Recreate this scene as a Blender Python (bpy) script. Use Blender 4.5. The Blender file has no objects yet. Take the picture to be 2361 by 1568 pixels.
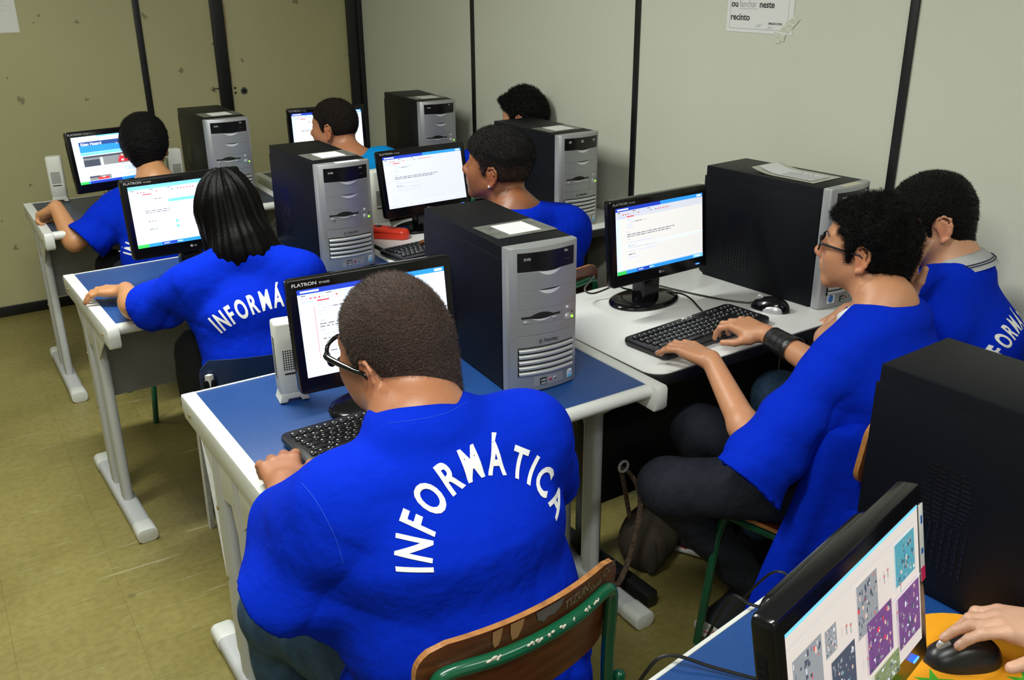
import bpy, bmesh, math, random
import numpy as np
from mathutils import Vector, Matrix
random.seed(7); rng = np.random.RandomState(5)
S = bpy.context.scene
C = S.collection
PI = math.pi

# ------------------------------------------------------------------ camera
def cam_axes(yaw, pitch, roll):
    f = np.array([math.sin(yaw)*math.cos(pitch), math.cos(yaw)*math.cos(pitch), -math.sin(pitch)])
    r = np.array([math.cos(yaw), -math.sin(yaw), 0.]); u = np.cross(r, f)
    return r*math.cos(roll)+u*math.sin(roll), -r*math.sin(roll)+u*math.cos(roll), f
cr, cu, cf = cam_axes(0.5839, 0.3785, -0.009)
cam = bpy.data.objects.new('camera', bpy.data.cameras.new('camera')); C.objects.link(cam)
cam.matrix_world = Matrix(((cr[0], cu[0], -cf[0], 0), (cr[1], cu[1], -cf[1], 0), (cr[2], cu[2], -cf[2], 1.7128), (0, 0, 0, 1)))
cam.data.sensor_width = 36; cam.data.lens = 36*2168.4/2361; cam.data.clip_start = .02
S.camera = cam
# ------------------------------------------------------------------ light and exposure
S.view_settings.view_transform = 'Standard'; S.view_settings.look = 'None'
S.view_settings.exposure = 0.0; S.view_settings.gamma = 1; S.view_settings.use_curve_mapping = False
W = bpy.data.worlds.new('world'); S.world = W; W.use_nodes = True
W.node_tree.nodes['Background'].inputs[0].default_value = (.6, .68, .75, 1)
W.node_tree.nodes['Background'].inputs[1].default_value = .04
def area(name, loc, size, sy, power, col, target=None):
    l = bpy.data.lights.new(name, 'AREA'); l.shape = 'RECTANGLE'; l.size = size; l.size_y = sy
    l.energy = power; l.color = col
    o = bpy.data.objects.new(name, l); C.objects.link(o); o.location = loc
    if target: o.rotation_euler = (Vector(target)-Vector(loc)).to_track_quat('-Z', 'Y').to_euler()
    return o
# fluorescent luminaires on the ceiling (their tubes are built below) light the room
LAMPS = [((.10, .75, 2.60), 36), ((1.3, -.45, 2.60), 17), ((.35, 2.75, 2.60), 58), ((-.3, 4.45, 2.60), 5)]
for (lx, ly, lz), pw in LAMPS:
    area('ceiling_tube_light', (lx, ly, lz-.07), 1.15, .12, pw, (.96, 1.0, .93))
# the photographer's flash, bounced from its shoe above the camera
fl = area('camera_flash', (-.12, -.05, 2.05), .5, .4, 5, (1, .98, .95), (1.0, 2.2, .9))

# ------------------------------------------------------------------ materials
def nd(nt, t, **k):
    n = nt.nodes.new(t)
    for a, b in k.items(): setattr(n, a, b)
    return n
def mat(name, col, rough=.5, metal=0., spec=.5, bump=None, noise=None, emit=None, attr=None, coat=0., sheen=0., alpha=None, sss=0., trans=0., ior=None):
    """bump=(scale,strength[,stretch xyz]); noise=(scale, amount, col2[,stretch]) mottles the colour"""
    m = bpy.data.materials.new(name); m.use_nodes = True; nt = m.node_tree
    b = nt.nodes['Principled BSDF']
    b.inputs['Base Color'].default_value = (*col, 1); b.inputs['Roughness'].default_value = rough
    b.inputs['Metallic'].default_value = metal; b.inputs['Specular IOR Level'].default_value = spec
    b.inputs['Coat Weight'].default_value = coat; b.inputs['Sheen Weight'].default_value = sheen
    if sss:
        b.inputs['Subsurface Weight'].default_value = sss; b.inputs['Subsurface Radius'].default_value = (.012, .004, .002); b.inputs['Subsurface Scale'].default_value = 1
    if trans: b.inputs['Transmission Weight'].default_value = trans
    if ior: b.inputs['IOR'].default_value = ior
    if emit: b.inputs['Emission Color'].default_value = (*col, 1); b.inputs['Emission Strength'].default_value = emit
    tc = nd(nt, 'ShaderNodeTexCoord')
    cur = None
    if attr:
        a = nd(nt, 'ShaderNodeVertexColor', layer_name=attr); cur = a.outputs['Color']
    def coords(st):
        mp = nd(nt, 'ShaderNodeMapping'); mp.inputs['Scale'].default_value = st or (1, 1, 1)
        nt.links.new(tc.outputs['Object'], mp.inputs['Vector']); return mp.outputs[0]
    if noise:
        n = nd(nt, 'ShaderNodeTexNoise'); n.inputs['Scale'].default_value = noise[0]; n.inputs['Detail'].default_value = 5
        nt.links.new(coords(noise[3] if len(noise) > 3 else None), n.inputs['Vector'])
        mx = nd(nt, 'ShaderNodeMix', data_type='RGBA'); mx.inputs['A'].default_value = (*col, 1); mx.inputs['B'].default_value = (*noise[2], 1)
        if cur is not None:
            nt.links.new(cur, mx.inputs['A'])
        mr = nd(nt, 'ShaderNodeMapRange'); mr.inputs[1].default_value = .35; mr.inputs[2].default_value = .7; mr.inputs[4].default_value = noise[1]
        nt.links.new(n.outputs[0], mr.inputs[0]); nt.links.new(mr.outputs[0], mx.inputs['Factor']); cur = mx.outputs['Result']
    if cur is not None: nt.links.new(cur, b.inputs['Base Color'])
    if bump:
        n = nd(nt, 'ShaderNodeTexNoise'); n.inputs['Scale'].default_value = bump[0]; n.inputs['Detail'].default_value = 6
        nt.links.new(coords(bump[2] if len(bump) > 2 else None), n.inputs['Vector'])
        bp = nd(nt, 'ShaderNodeBump'); bp.inputs['Strength'].default_value = bump[1]; bp.inputs['Distance'].default_value = .01
        nt.links.new(n.outputs[0], bp.inputs['Height']); nt.links.new(bp.outputs[0], b.inputs['Normal'])
    return m
M = {}
M['blue_top'] = mat('blue_laminate', (.007, .052, .215), .45, bump=(900, .03), noise=(60, .25, (.012, .07, .26)))
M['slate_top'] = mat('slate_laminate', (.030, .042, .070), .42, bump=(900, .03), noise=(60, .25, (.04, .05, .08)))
M['white_metal'] = mat('white_plastic_metal', (.68, .69, .66), .4)
M['grey_metal'] = mat('grey_enamel', (.50, .51, .52), .45)
M['white_top'] = mat('white_laminate', (.78, .78, .77), .35, bump=(700, .02))
M['black_edge'] = mat('black_edge', (.008, .008, .009), .45)
M['black_metal'] = mat('black_metal', (.012, .012, .013), .4)
M['panel_grey'] = mat('grey_panel', (.26, .26, .27), .5, bump=(500, .1), noise=(400, .5, (.20, .20, .21)))
M['brass'] = mat('brass_screw', (.55, .42, .2), .3, 1)
M['case'] = mat('tower_black', (.0035, .004, .0065), .45, spec=.16, bump=(1400, .12))
M['silver'] = mat('tower_silver', (.40, .41, .43), .38, .55, bump=(2500, .05))
M['grip'] = mat('grip_silver_lit', (.82, .83, .85), .3, .3)  # paler than the bezel: light on the concave lip put into the colour
M['silver_l'] = mat('tower_silver_light', (.62, .63, .65), .3, .6)
M['drive'] = mat('drive_black', (.005, .005, .006), .25)
M['dark'] = mat('dark_gap', (.004, .004, .004), .8)
M['led'] = mat('green_led', (.25, 1, .03), .4, emit=2.2)
M['bled'] = mat('blue_led', (.05, .2, 1), .4, emit=3)
M['paper'] = mat('paper', (.74, .74, .72), .7)
M['paper2'] = mat('paper_grey', (.62, .63, .64), .7)
M['ink'] = mat('ink', (.03, .03, .03), .7)
M['inkl'] = mat('ink_light', (.35, .35, .36), .7)
M['badge_dark'] = mat('badge_dark', (.03, .03, .03), .5)
M['tape'] = mat('clear_tape', (.16, .165, .15), .22, bump=(40, .5), noise=(35, .6, (.05, .05, .05)))
M['gloss_black'] = mat('gloss_black', (.004, .004, .005), .16, spec=.35)
M['key'] = mat('key_black', (.012, .012, .014), .32)
M['keyw'] = mat('key_print', (.7, .7, .7), .5)
M['beige'] = mat('beige_plastic', (.62, .62, .56), .45)
M['red'] = mat('red_plastic', (.75, .045, .02), .3)
M['green'] = mat('green_enamel', (.004, .085, .038), .22, coat=.3)
M['chip'] = mat('chipped_primer', (.62, .58, .48), .7)
M['ply_edge'] = mat('plywood_edge', (.50, .22, .06), .45, noise=(40, .8, (.24, .09, .03), (1, 1, 12)))
M['ply'] = mat('plywood_face', (.085, .020, .007), .30, noise=(14, .9, (.17, .045, .014), (1, 1, 5)), bump=(30, .1, (1, 1, 5)))
M['ply_raw'] = mat('bare_wood', (.42, .22, .09), .6)
M['blue_seat'] = mat('blue_chair_plastic', (.006, .022, .085), .3)
M['teal_seat'] = mat('slate_chair_plastic', (.012, .022, .035), .35)
M['white_steel'] = mat('chipped_white_steel', (.66, .66, .64), .5, noise=(60, .6, (.45, .44, .42)))
M['blue_s'] = mat('intel_blue', (.1, .45, .75), .5)
M['sticker'] = mat('sticker_white', (.8, .85, .9), .5)
M['ie'] = mat('sticker_blue', (.03, .15, .5), .5)
M['pink'] = mat('jack_pink', (.6, .12, .2), .4)
M['orange'] = mat('mousepad_orange', (.80, .33, .01), .55)
M['lime'] = mat('mousepad_green', (.06, .35, .02), .55)
M['mouse_s'] = mat('mouse_silver', (.55, .55, .57), .3, .4)
M['steel'] = mat('steel', (.5, .48, .42), .3, 1)
M['cable'] = mat('black_cable', (.006, .006, .006), .4)
M['tube'] = mat('fluorescent_tube', (.95, 1, .95), .5, emit=6)
def em(name, col, s=1.): return mat(name, col, .6, emit=s)
E = {'white': em('screen_white', (.80, .85, .95), 1.0), 'pale': em('screen_pale', (.62, .74, .92), .9), 'bar': em('screen_title_bar', (.02, .25, .75), 1.0),
     'bar2': em('screen_title_dark', (.01, .04, .45), 1.0), 'sky': em('screen_sky', (.15, .52, .88), 1.0), 'green': em('screen_start_green', (.03, .5, .08), 1.0),
     'txt': em('screen_text', (.42, .44, .50), .9), 'txtd': em('screen_text_dark', (.12, .12, .16), .8), 'txtb': em('screen_text_blue', (.42, .5, .85), .9),
     'red': em('screen_red', (.6, .03, .05), .9), 'navy': em('screen_navy', (.02, .06, .25), .9), 'photo': em('screen_photo_dark', (.05, .06, .09), .9),
     'photog': em('screen_photo_grey', (.22, .23, .25), .9), 'purple': em('screen_purple', (.13, .05, .17), .9), 'tan': em('screen_tan', (.58, .52, .49), .8),
     'skin': em('screen_skin', (.6, .42, .35), .9), 'grey': em('screen_grey', (.58, .60, .68), .9), 'teal': em('screen_teal', (.06, .25, .32), .9), 'olive': em('screen_olive', (.16, .2, .09), .9), 'warm': em('screen_warm_white', (.70, .69, .68), .9)}

# walls: painted partition panels with a little grime of their own
def wall_mat(name, c1, c2, marks):
    m = mat(name, c1, .55, noise=(1.6, .7, c2), bump=(300, .04)); nt = m.node_tree; b = nt.nodes['Principled BSDF']
    src = b.inputs['Base Color'].links[0].from_socket
    tc = nd(nt, 'ShaderNodeTexCoord'); vo = nd(nt, 'ShaderNodeTexVoronoi', voronoi_dimensions='2D'); vo.inputs['Scale'].default_value = 6
    no = nd(nt, 'ShaderNodeTexNoise'); no.inputs['Scale'].default_value = 26; no.inputs['Detail'].default_value = 5
    sx = nd(nt, 'ShaderNodeSeparateXYZ'); cx = nd(nt, 'ShaderNodeCombineXYZ'); nt.links.new(tc.outputs['Object'], sx.inputs[0]); nt.links.new(sx.outputs[0], cx.inputs[0]); nt.links.new(sx.outputs[2], cx.inputs[1])
    va = nd(nt, 'ShaderNodeVectorMath', operation='MULTIPLY_ADD'); va.inputs[1].default_value = (.07, .07, .0)
    nt.links.new(cx.outputs[0], va.inputs[2]); nt.links.new(no.outputs['Color'], va.inputs[0]); nt.links.new(tc.outputs['Object'], no.inputs['Vector'])
    nt.links.new(va.outputs[0], vo.inputs['Vector'])
    sp_ = nd(nt, 'ShaderNodeSeparateColor'); nt.links.new(vo.outputs['Color'], sp_.inputs[0])
    th = nd(nt, 'ShaderNodeMapRange'); th.inputs[1].default_value = .45; th.inputs[2].default_value = 1; th.inputs[3].default_value = 0; th.inputs[4].default_value = .10; nt.links.new(sp_.outputs[0], th.inputs[0])
    ml = nd(nt, 'ShaderNodeMath', operation='SUBTRACT'); nt.links.new(th.outputs[0], ml.inputs[0]); nt.links.new(vo.outputs['Distance'], ml.inputs[1])
    mr = nd(nt, 'ShaderNodeMapRange'); mr.inputs[1].default_value = 0; mr.inputs[2].default_value = .03; mr.inputs[3].default_value = 0; mr.inputs[4].default_value = marks
    nt.links.new(ml.outputs[0], mr.inputs[0])
    mx = nd(nt, 'ShaderNodeMix', data_type='RGBA'); mx.inputs['B'].default_value = (.10, .06, .03, 1)
    nt.links.new(src, mx.inputs['A']); nt.links.new(mr.outputs[0], mx.inputs['Factor']); nt.links.new(mx.outputs['Result'], b.inputs['Base Color'])
    return m
M['wall_l'] = wall_mat('olive_partition', (.43, .40, .215), (.38, .35, .185), .6)
M['wall_r'] = wall_mat('pale_partition', (.61, .615, .51), (.58, .585, .485), 0)
M['strip'] = mat('black_profile', (.006, .006, .007), .4)
def floor_mat():
    m = mat('vinyl_floor', (.34, .30, .10), .33); nt = m.node_tree; b = nt.nodes['Principled BSDF']
    tc = nd(nt, 'ShaderNodeTexCoord'); mp = nd(nt, 'ShaderNodeMapping'); nt.links.new(tc.outputs['Object'], mp.inputs[0])
    n1 = nd(nt, 'ShaderNodeTexNoise'); n1.inputs['Scale'].default_value = 3; n1.inputs['Detail'].default_value = 6
    n2 = nd(nt, 'ShaderNodeTexNoise'); n2.inputs['Scale'].default_value = 45; n2.inputs['Detail'].default_value = 8
    for n in (n1, n2): nt.links.new(tc.outputs['Object'], n.inputs[0])
    r1 = nd(nt, 'ShaderNodeValToRGB'); r1.color_ramp.elements[0].position = .3; r1.color_ramp.elements[0].color = (.225, .185, .055, 1)
    r1.color_ramp.elements[1].position = .7; r1.color_ramp.elements[1].color = (.295, .25, .085, 1); nt.links.new(n1.outputs[0], r1.inputs[0])
    mx = nd(nt, 'ShaderNodeMix', data_type='RGBA', blend_type='MULTIPLY'); mx.inputs['Factor'].default_value = .55
    r2 = nd(nt, 'ShaderNodeValToRGB'); r2.color_ramp.elements[0].position = .35; r2.color_ramp.elements[0].color = (.72, .72, .68, 1); r2.color_ramp.elements[1].position = .6
    nt.links.new(n2.outputs[0], r2.inputs[0]); nt.links.new(r1.outputs[0], mx.inputs['A']); nt.links.new(r2.outputs[0], mx.inputs['B'])
    br = nd(nt, 'ShaderNodeTexBrick'); br.offset = 0; br.inputs['Scale'].default_value = 1; br.inputs['Brick Width'].default_value = .3; br.inputs['Row Height'].default_value = .3
    br.inputs['Mortar Size'].default_value = .0018; br.inputs['Mortar Smooth'].default_value = .3
    br.inputs['Color1'].default_value = (1, 1, 1, 1); br.inputs['Color2'].default_value = (.93, .94, .90, 1); br.inputs['Mortar'].default_value = (.76, .73, .66, 1)
    nt.links.new(mp.outputs[0], br.inputs['Vector']); mp.inputs['Location'].default_value = (.07, .11, 0); mp.inputs['Rotation'].default_value = (0, 0, .03)
    m2 = nd(nt, 'ShaderNodeMix', data_type='RGBA', blend_type='MULTIPLY'); m2.inputs['Factor'].default_value = .8
    nt.links.new(mx.outputs['Result'], m2.inputs['A']); nt.links.new(br.outputs[0], m2.inputs['B'])
    # scuffs and scratches: pale streaks worn into the vinyl
    cur = m2.outputs['Result']
    for sc, rot, thr in (((1.2, 26, 1), .35, .655), ((1.0, 30, 1), 1.25, .665), ((3, 60, 1), .1, .68)):
        ms = nd(nt, 'ShaderNodeMapping'); ms.inputs['Scale'].default_value = sc; ms.inputs['Rotation'].default_value = (0, 0, rot); nt.links.new(tc.outputs['Object'], ms.inputs[0])
        nn = nd(nt, 'ShaderNodeTexNoise'); nn.inputs['Scale'].default_value = 2.2; nn.inputs['Detail'].default_value = 7; nn.inputs['Roughness'].default_value = .6; nt.links.new(ms.outputs[0], nn.inputs[0])
        rr = nd(nt, 'ShaderNodeMapRange'); rr.inputs[1].default_value = thr-.02; rr.inputs[2].default_value = thr+.04; rr.inputs[4].default_value = .6; nt.links.new(nn.outputs[0], rr.inputs[0])
        mm = nd(nt, 'ShaderNodeMix', data_type='RGBA'); mm.inputs['B'].default_value = (.50, .47, .33, 1); nt.links.new(cur, mm.inputs['A']); nt.links.new(rr.outputs[0], mm.inputs['Factor']); cur = mm.outputs['Result']
    vo = nd(nt, 'ShaderNodeTexVoronoi'); vo.inputs['Scale'].default_value = 2.3; nt.links.new(tc.outputs['Object'], vo.inputs[0])
    rr = nd(nt, 'ShaderNodeMapRange'); rr.inputs[1].default_value = .02; rr.inputs[2].default_value = .05; rr.inputs[3].default_value = .8; rr.inputs[4].default_value = 0; nt.links.new(vo.outputs['Distance'], rr.inputs[0])
    mm = nd(nt, 'ShaderNodeMix', data_type='RGBA'); mm.inputs['B'].default_value = (.05, .04, .03, 1); nt.links.new(cur, mm.inputs['A']); nt.links.new(rr.outputs[0], mm.inputs['Factor'])
    nt.links.new(mm.outputs['Result'], b.inputs['Base Color'])
    bp = nd(nt, 'ShaderNodeBump'); bp.inputs['Strength'].default_value = .12; bp.inputs['Distance'].default_value = .01; nt.links.new(n2.outputs[0], bp.inputs['Height']); nt.links.new(bp.outputs[0], b.inputs['Normal'])
    return m
M['floor'] = floor_mat()

# ------------------------------------------------------------------ object helpers
def link(name, me, parent=None):
    o = bpy.data.objects.new(name, me); C.objects.link(o)
    if parent is not None: o.parent = parent
    return o
def fin(bm, name, mats, parent=None, smooth=True, angle=40):
    me = bpy.data.meshes.new(name); bm.normal_update()
    if smooth:
        ca = math.cos(math.radians(angle))
        for f in bm.faces: f.smooth = True
        for e in bm.edges:
            if len(e.link_faces) == 2 and e.link_faces[0].normal.dot(e.link_faces[1].normal) < ca: e.smooth = False
    bm.to_mesh(me); bm.free()
    for m in (mats if isinstance(mats, (list, tuple)) else [mats]): me.materials.append(m)
    return link(name, me, parent)
def thing(name, label, cat, loc=(0, 0, 0), rz=0, group=None):
    o = bpy.data.objects.new(name, None); C.objects.link(o); o.empty_display_size = .05
    o.location = loc; o.rotation_euler = (0, 0, rz); o['label'] = label; o['category'] = cat
    if group: o['group'] = group
    return o
def tag(o, label, cat, group=None):
    o['label'] = label; o['category'] = cat
    if group: o['group'] = group
    return o
def struct(o): o['kind'] = 'structure'; return o
def copy_tree(o, parent=None):
    c = o.copy(); C.objects.link(c); c.parent = parent
    for ch in list(o.children): copy_tree(ch, c)
    return c
def B(): return bmesh.new()
def box(bm, x0, x1, y0, y1, z0, z1, bev=0, mi=0, seg=2, rot=None, piv=None):
    g = bmesh.ops.create_cube(bm, size=1)
    vs = g['verts']
    for v in vs: v.co = Vector(((x0+x1)/2+v.co.x*(x1-x0), (y0+y1)/2+v.co.y*(y1-y0), (z0+z1)/2+v.co.z*(z1-z0)))
    fs = list({f for v in vs for f in v.link_faces})
    if bev:
        es = list({e for v in vs for e in v.link_edges})
        r = bmesh.ops.bevel(bm, geom=es, offset=bev, segments=seg, affect='EDGES', profile=.5)
        fs = r['faces']; vs = list({v for f in fs for v in f.verts}) 
        allv = set(vs); st = list(vs)
        while st:
            v = st.pop()
            for e in v.link_edges:
                w = e.other_vert(v)
                if w not in allv: allv.add(w); st.append(w)
        vs = list(allv); fs = list({f for v in vs for f in v.link_faces})
    for f in fs: f.material_index = mi
    if rot is not None:
        p = Vector(piv if piv else ((x0+x1)/2, (y0+y1)/2, (z0+z1)/2)); bmesh.ops.transform(bm, matrix=Matrix.Translation(p) @ rot @ Matrix.Translation(-p), verts=vs)
    return vs
def tube(bm, pts, r, n=10, mi=0, cap=True, flat=1., smooth_path=0, closed=False):
    """tube along pts; r scalar or list; flat scales the second axis"""
    P = [Vector(p) for p in pts]
    if smooth_path: P, r = spline(P, r, smooth_path, closed)
    N = len(P); rs = r if isinstance(r, (list, tuple)) else [r]*N
    rings = []; up = None
    for i, p in enumerate(P):
        if closed: t = (P[(i+1) % N]-P[i-1]).normalized()
        else: t = (P[min(i+1, N-1)]-P[max(i-1, 0)]).normalized()
        if up is None:
            up = Vector((0, 0, 1)) if abs(t.z) < .9 else Vector((0, 1, 0))
        a = up.cross(t).normalized(); b = t.cross(a).normalized(); up = b
        rings.append([bm.verts.new(p+a*math.cos(2*PI*k/n)*rs[i]+b*math.sin(2*PI*k/n)*rs[i]*flat) for k in range(n)])
    m = N if closed else N-1
    for i in range(m):
        A, Bq = rings[i], rings[(i+1) % N]
        for k in range(n):
            f = bm.faces.new((A[k], A[(k+1) % n], Bq[(k+1) % n], Bq[k])); f.material_index = mi
    if cap and not closed:
        f = bm.faces.new(rings[0][::-1]); f.material_index = mi; f = bm.faces.new(rings[-1]); f.material_index = mi
def spline(P, r, n, closed=False):
    rs = r if isinstance(r, (list, tuple)) else [r]*len(P); out = []; ro = []; N = len(P)
    rng_ = range(N if closed else N-1)
    for i in rng_:
        g = (lambda j: P[j % N]) if closed else (lambda j: P[max(0, min(N-1, j))])
        p0, p1, p2, p3 = g(i-1), g(i), g(i+1), g(i+2)
        for k in range(n):
            t = k/n
            out.append(.5*((2*p1)+(p2-p0)*t+(2*p0-5*p1+4*p2-p3)*t*t+(3*p1-p0-3*p2+p3)*t**3)); ro.append(rs[i]*(1-t)+rs[(i+1) % N]*t)
    if not closed: out.append(P[-1]); ro.append(rs[-1])
    return out, ro
def cyl(bm, c, r, h, n=24, axis='Z', mi=0, r2=None, bev=0):
    """cylinder from c along axis by h"""
    ax = {'X': Vector((1, 0, 0)), 'Y': Vector((0, 1, 0)), 'Z': Vector((0, 0, 1))}[axis] if isinstance(axis, str) else Vector(axis).normalized()
    c = Vector(c); r2 = r if r2 is None else r2
    if bev: tube(bm, [c, c, c+ax*bev, c+ax*(h-bev), c+ax*h, c+ax*h], 0, n) if False else _cyl(bm, c, ax, [(0, r-bev), (bev, r), (h-bev, r2), (h, r2-bev)], n, mi)
    else: _cyl(bm, c, ax, [(0, r), (h, r2)], n, mi)
def _cyl(bm, c, ax, prof, n, mi, sx=1., sy=1.):
    up = Vector((0, 0, 1)) if abs(ax.z) < .9 else Vector((0, 1, 0)); a = up.cross(ax).normalized(); b = ax.cross(a)
    R_ = [[bm.verts.new(c+ax*h+(a*math.cos(2*PI*k/n)*sx+b*math.sin(2*PI*k/n)*sy)*max(r, 1e-4)) for k in range(n)] for h, r in prof]
    for A, Q in zip(R_[:-1], R_[1:]):
        for k in range(n):
            f = bm.faces.new((A[k], A[(k+1) % n], Q[(k+1) % n], Q[k])); f.material_index = mi
    f = bm.faces.new(R_[0][::-1]); f.material_index = mi; f = bm.faces.new(R_[-1]); f.material_index = mi
def prism(bm, outline, axis, t0, t1, mi=0, bev=0):
    """2-D outline extruded along an axis: axis X -> outline is (y,z), Y -> (x,z), Z -> (x,y)"""
    def p(u, v, t): return {'X': (t, u, v), 'Y': (u, t, v), 'Z': (u, v, t)}[axis]
    a = [bm.verts.new(p(u, v, t0)) for u, v in outline]; b = [bm.verts.new(p(u, v, t1)) for u, v in outline]
    n = len(outline); fs = [bm.faces.new(a), bm.faces.new(b[::-1])]
    for i in range(n): fs.append(bm.faces.new((a[i], b[i], b[(i+1) % n], a[(i+1) % n])))
    bmesh.ops.recalc_face_normals(bm, faces=fs)
    if bev:
        es = list({e for f in fs[:2] for e in f.edges})
        r = bmesh.ops.bevel(bm, geom=es, offset=bev, segments=2, affect='EDGES', profile=.5)
        fs = [f for f in r['faces']]+[f for f in fs if f.is_valid]
    for f in fs: f.material_index = mi
def rrect(x0, x1, y0, y1, r, n=6, corners=(1, 1, 1, 1)):
    """rounded rectangle outline, corners order: (x0y0, x1y0, x1y1, x0y1)"""
    out = []
    for (cx, cy, a0, on) in ((x0, y0, PI, corners[0]), (x1, y0, 1.5*PI, corners[1]), (x1, y1, 0, corners[2]), (x0, y1, .5*PI, corners[3])):
        sx = 1 if cx == x0 else -1; sy = 1 if cy == y0 else -1
        if on:
            for k in range(n+1):
                a = a0+k/n*PI/2; out.append((cx+sx*r+r*math.cos(a), cy+sy*r+r*math.sin(a)))
        else: out.append((cx, cy))
    return out
def quad(bm, pts, mi=0):
    f = bm.faces.new([bm.verts.new(p) for p in pts]); f.material_index = mi; return f
_txt = {}
def text_mesh(s, size=1., bold=0., align='CENTER', space=1., ext=0., res=3):
    cu_ = bpy.data.curves.new('lettering', 'FONT'); cu_.body = s; cu_.size = size; cu_.offset = bold; cu_.align_x = align; cu_.space_character = space; cu_.extrude = ext; cu_.resolution_u = res
    o = bpy.data.objects.new('lettering', cu_); C.objects.link(o); dg = bpy.context.evaluated_depsgraph_get()
    me = bpy.data.meshes.new_from_object(o.evaluated_get(dg)); bpy.data.objects.remove(o); bpy.data.curves.remove(cu_)
    return me
def text_obj(name, s, size, mtl, parent, M4, bold=0., align='CENTER', space=1., ext=0.0002, sx=1.):
    me = text_mesh(s, size, bold, align, space, ext); me.transform(Matrix.Diagonal((sx, 1, 1, 1))); me.transform(M4); me.materials.clear(); me.materials.append(mtl)
    for p in me.polygons: p.material_index = 0
    return link(name, me, parent)
def frame(o, x, y, z):
    """matrix whose columns are the given axes"""
    x, y, z = Vector(x), Vector(y), Vector(z)
    return Matrix(((x.x, y.x, z.x, o[0]), (x.y, y.y, z.y, o[1]), (x.z, y.z, z.z, o[2]), (0, 0, 0, 1)))

# ------------------------------------------------------------------ room
WX, WY, CH = 2.52, 5.42, 2.68
bm = B(); box(bm, -2.6, WX+.1, -1.8, WY+.1, -.05, 0); struct(fin(bm, 'floor', M['floor'], smooth=False))
bm = B(); box(bm, -2.6, WX+.1, -1.8, WY+.1, CH, CH+.05); struct(fin(bm, 'ceiling', mat('ceiling_white', (.8, .8, .78), .8), smooth=False))
bm = B()
for a, b in ((-2.6, 1.632), (2.44, WX)): box(bm, a, b, WY, WY+.06, 0, CH)
box(bm, 1.632, 2.44, WY, WY+.06, 2.1, CH)
struct(fin(bm, 'wall_back', M['wall_l'], smooth=False))
bm = B(); box(bm, WX, WX+.06, -1.8, WY+.06, 0, CH); struct(fin(bm, 'wall_right', M['wall_r'], smooth=False))
bm = B(); box(bm, -2.66, -2.6, -1.8, WY, 0, CH); struct(fin(bm, 'wall_left', M['wall_r'], smooth=False))
bm = B(); box(bm, -2.6, WX, -1.86, -1.8, 0, CH); struct(fin(bm, 'wall_front', M['wall_r'], smooth=False))
n = 0
def trim(x0, x1, y0, y1, z0=0, z1=CH):
    global n; n += 1
    bm = B(); box(bm, x0, x1, y0, y1, z0, z1, .002); struct(fin(bm, 'trim_%d' % n, M['strip']))
trim(1.228, 1.262, WY-.008, WY)
trim(1.628, 1.70, WY-.014, WY); trim(2.43, WX, WY-.014, WY)
trim(.0, .034, WY-.008, WY); trim(-1.2, -1.166, WY-.008, WY)
for y in (4.135, 2.91, 1.72, .5): trim(WX-.008, WX, y-.0145, y+.0145)
trim(WX-.03, WX, WY-.03, WY)
bm = B(); box(bm, -2.6, 1.63, WY-.012, WY, 0, .055, .003); struct(fin(bm, 'baseboard_back', M['strip']))
bm = B(); box(bm, WX-.012, WX, -1.8, WY-.03, 0, .055, .003); struct(fin(bm, 'baseboard_right', M['strip']))
# door in the back wall
bm = B(); box(bm, 1.70, 2.43, WY+.004, WY+.04, .005, 2.1, .002); door = struct(fin(bm, 'door_1', M['wall_l']))
bm = B(); cyl(bm, (1.772, WY+.006, 1.066), .021, .004, 24, (0, -1, 0), bev=.001); cyl(bm, (1.772, WY-.001, 1.066), .0115, .004, 20, (0, -1, 0), mi=1); fin(bm, 'door_knob_hole', [M['steel'], M['dark']], door)
bm = B(); cyl(bm, (1.722, WY+.006, 1.085), .006, .004, 14, (0, -1, 0)); cyl(bm, (1.722, WY+.006, 1.058), .006, .004, 14, (0, -1, 0)); fin(bm, 'lock_screw', [M['drive']], door)
bm = B(); cyl(bm, (1.592, WY, 1.092), .009, .02, 16, (0, -1, 0), bev=.003); cyl(bm, (1.592, WY, 1.092), .005, .03, 12, (0, -1, 0))
box(bm, 1.59, 1.635, WY-.006, WY, 1.087, 1.097, .002)
tag(fin(bm, 'latch', M['steel']), 'small metal latch on the olive wall beside the door frame', 'latch')
# rust and glue smears of their own shape on the frame side
bm = B()
for (x, z, w, h) in ((1.712, 1.30, .012, .5), (1.706, 1.16, .008, .09), (1.703, .98, .012, .07)):
    o = [(x+w*(random.random()-.2)*math.sin(k/12*2*PI), z+h/2*math.cos(k/12*2*PI)*(1+.2*random.random())) for k in range(12)]
    bm.faces.new([bm.verts.new((a, WY+.0035, b)) for a, b in o])
fin(bm, 'rust_stain', mat('rust', (.30, .17, .07), .8, noise=(30, .9, (.40, .34, .2))), door)

# luminaires
for i, ((lx, ly, lz), pw) in enumerate(LAMPS):
    t = thing('ceiling_lamp', 'fluorescent batten lamp on the ceiling above %s' % ['the camera', 'the front right desks', 'the aisle', 'the far rows'][i], 'lamp', (lx, ly, lz), 0)
    bm = B(); box(bm, -.62, .62, -.04, .04, .03, .08, .004); fin(bm, 'housing', M['white_metal'], t)
    bm = B(); cyl(bm, (-.58, 0, .01), .014, 1.16, 16, 'X'); fin(bm, 'fluorescent_tube', M['tube'], t)

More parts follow.
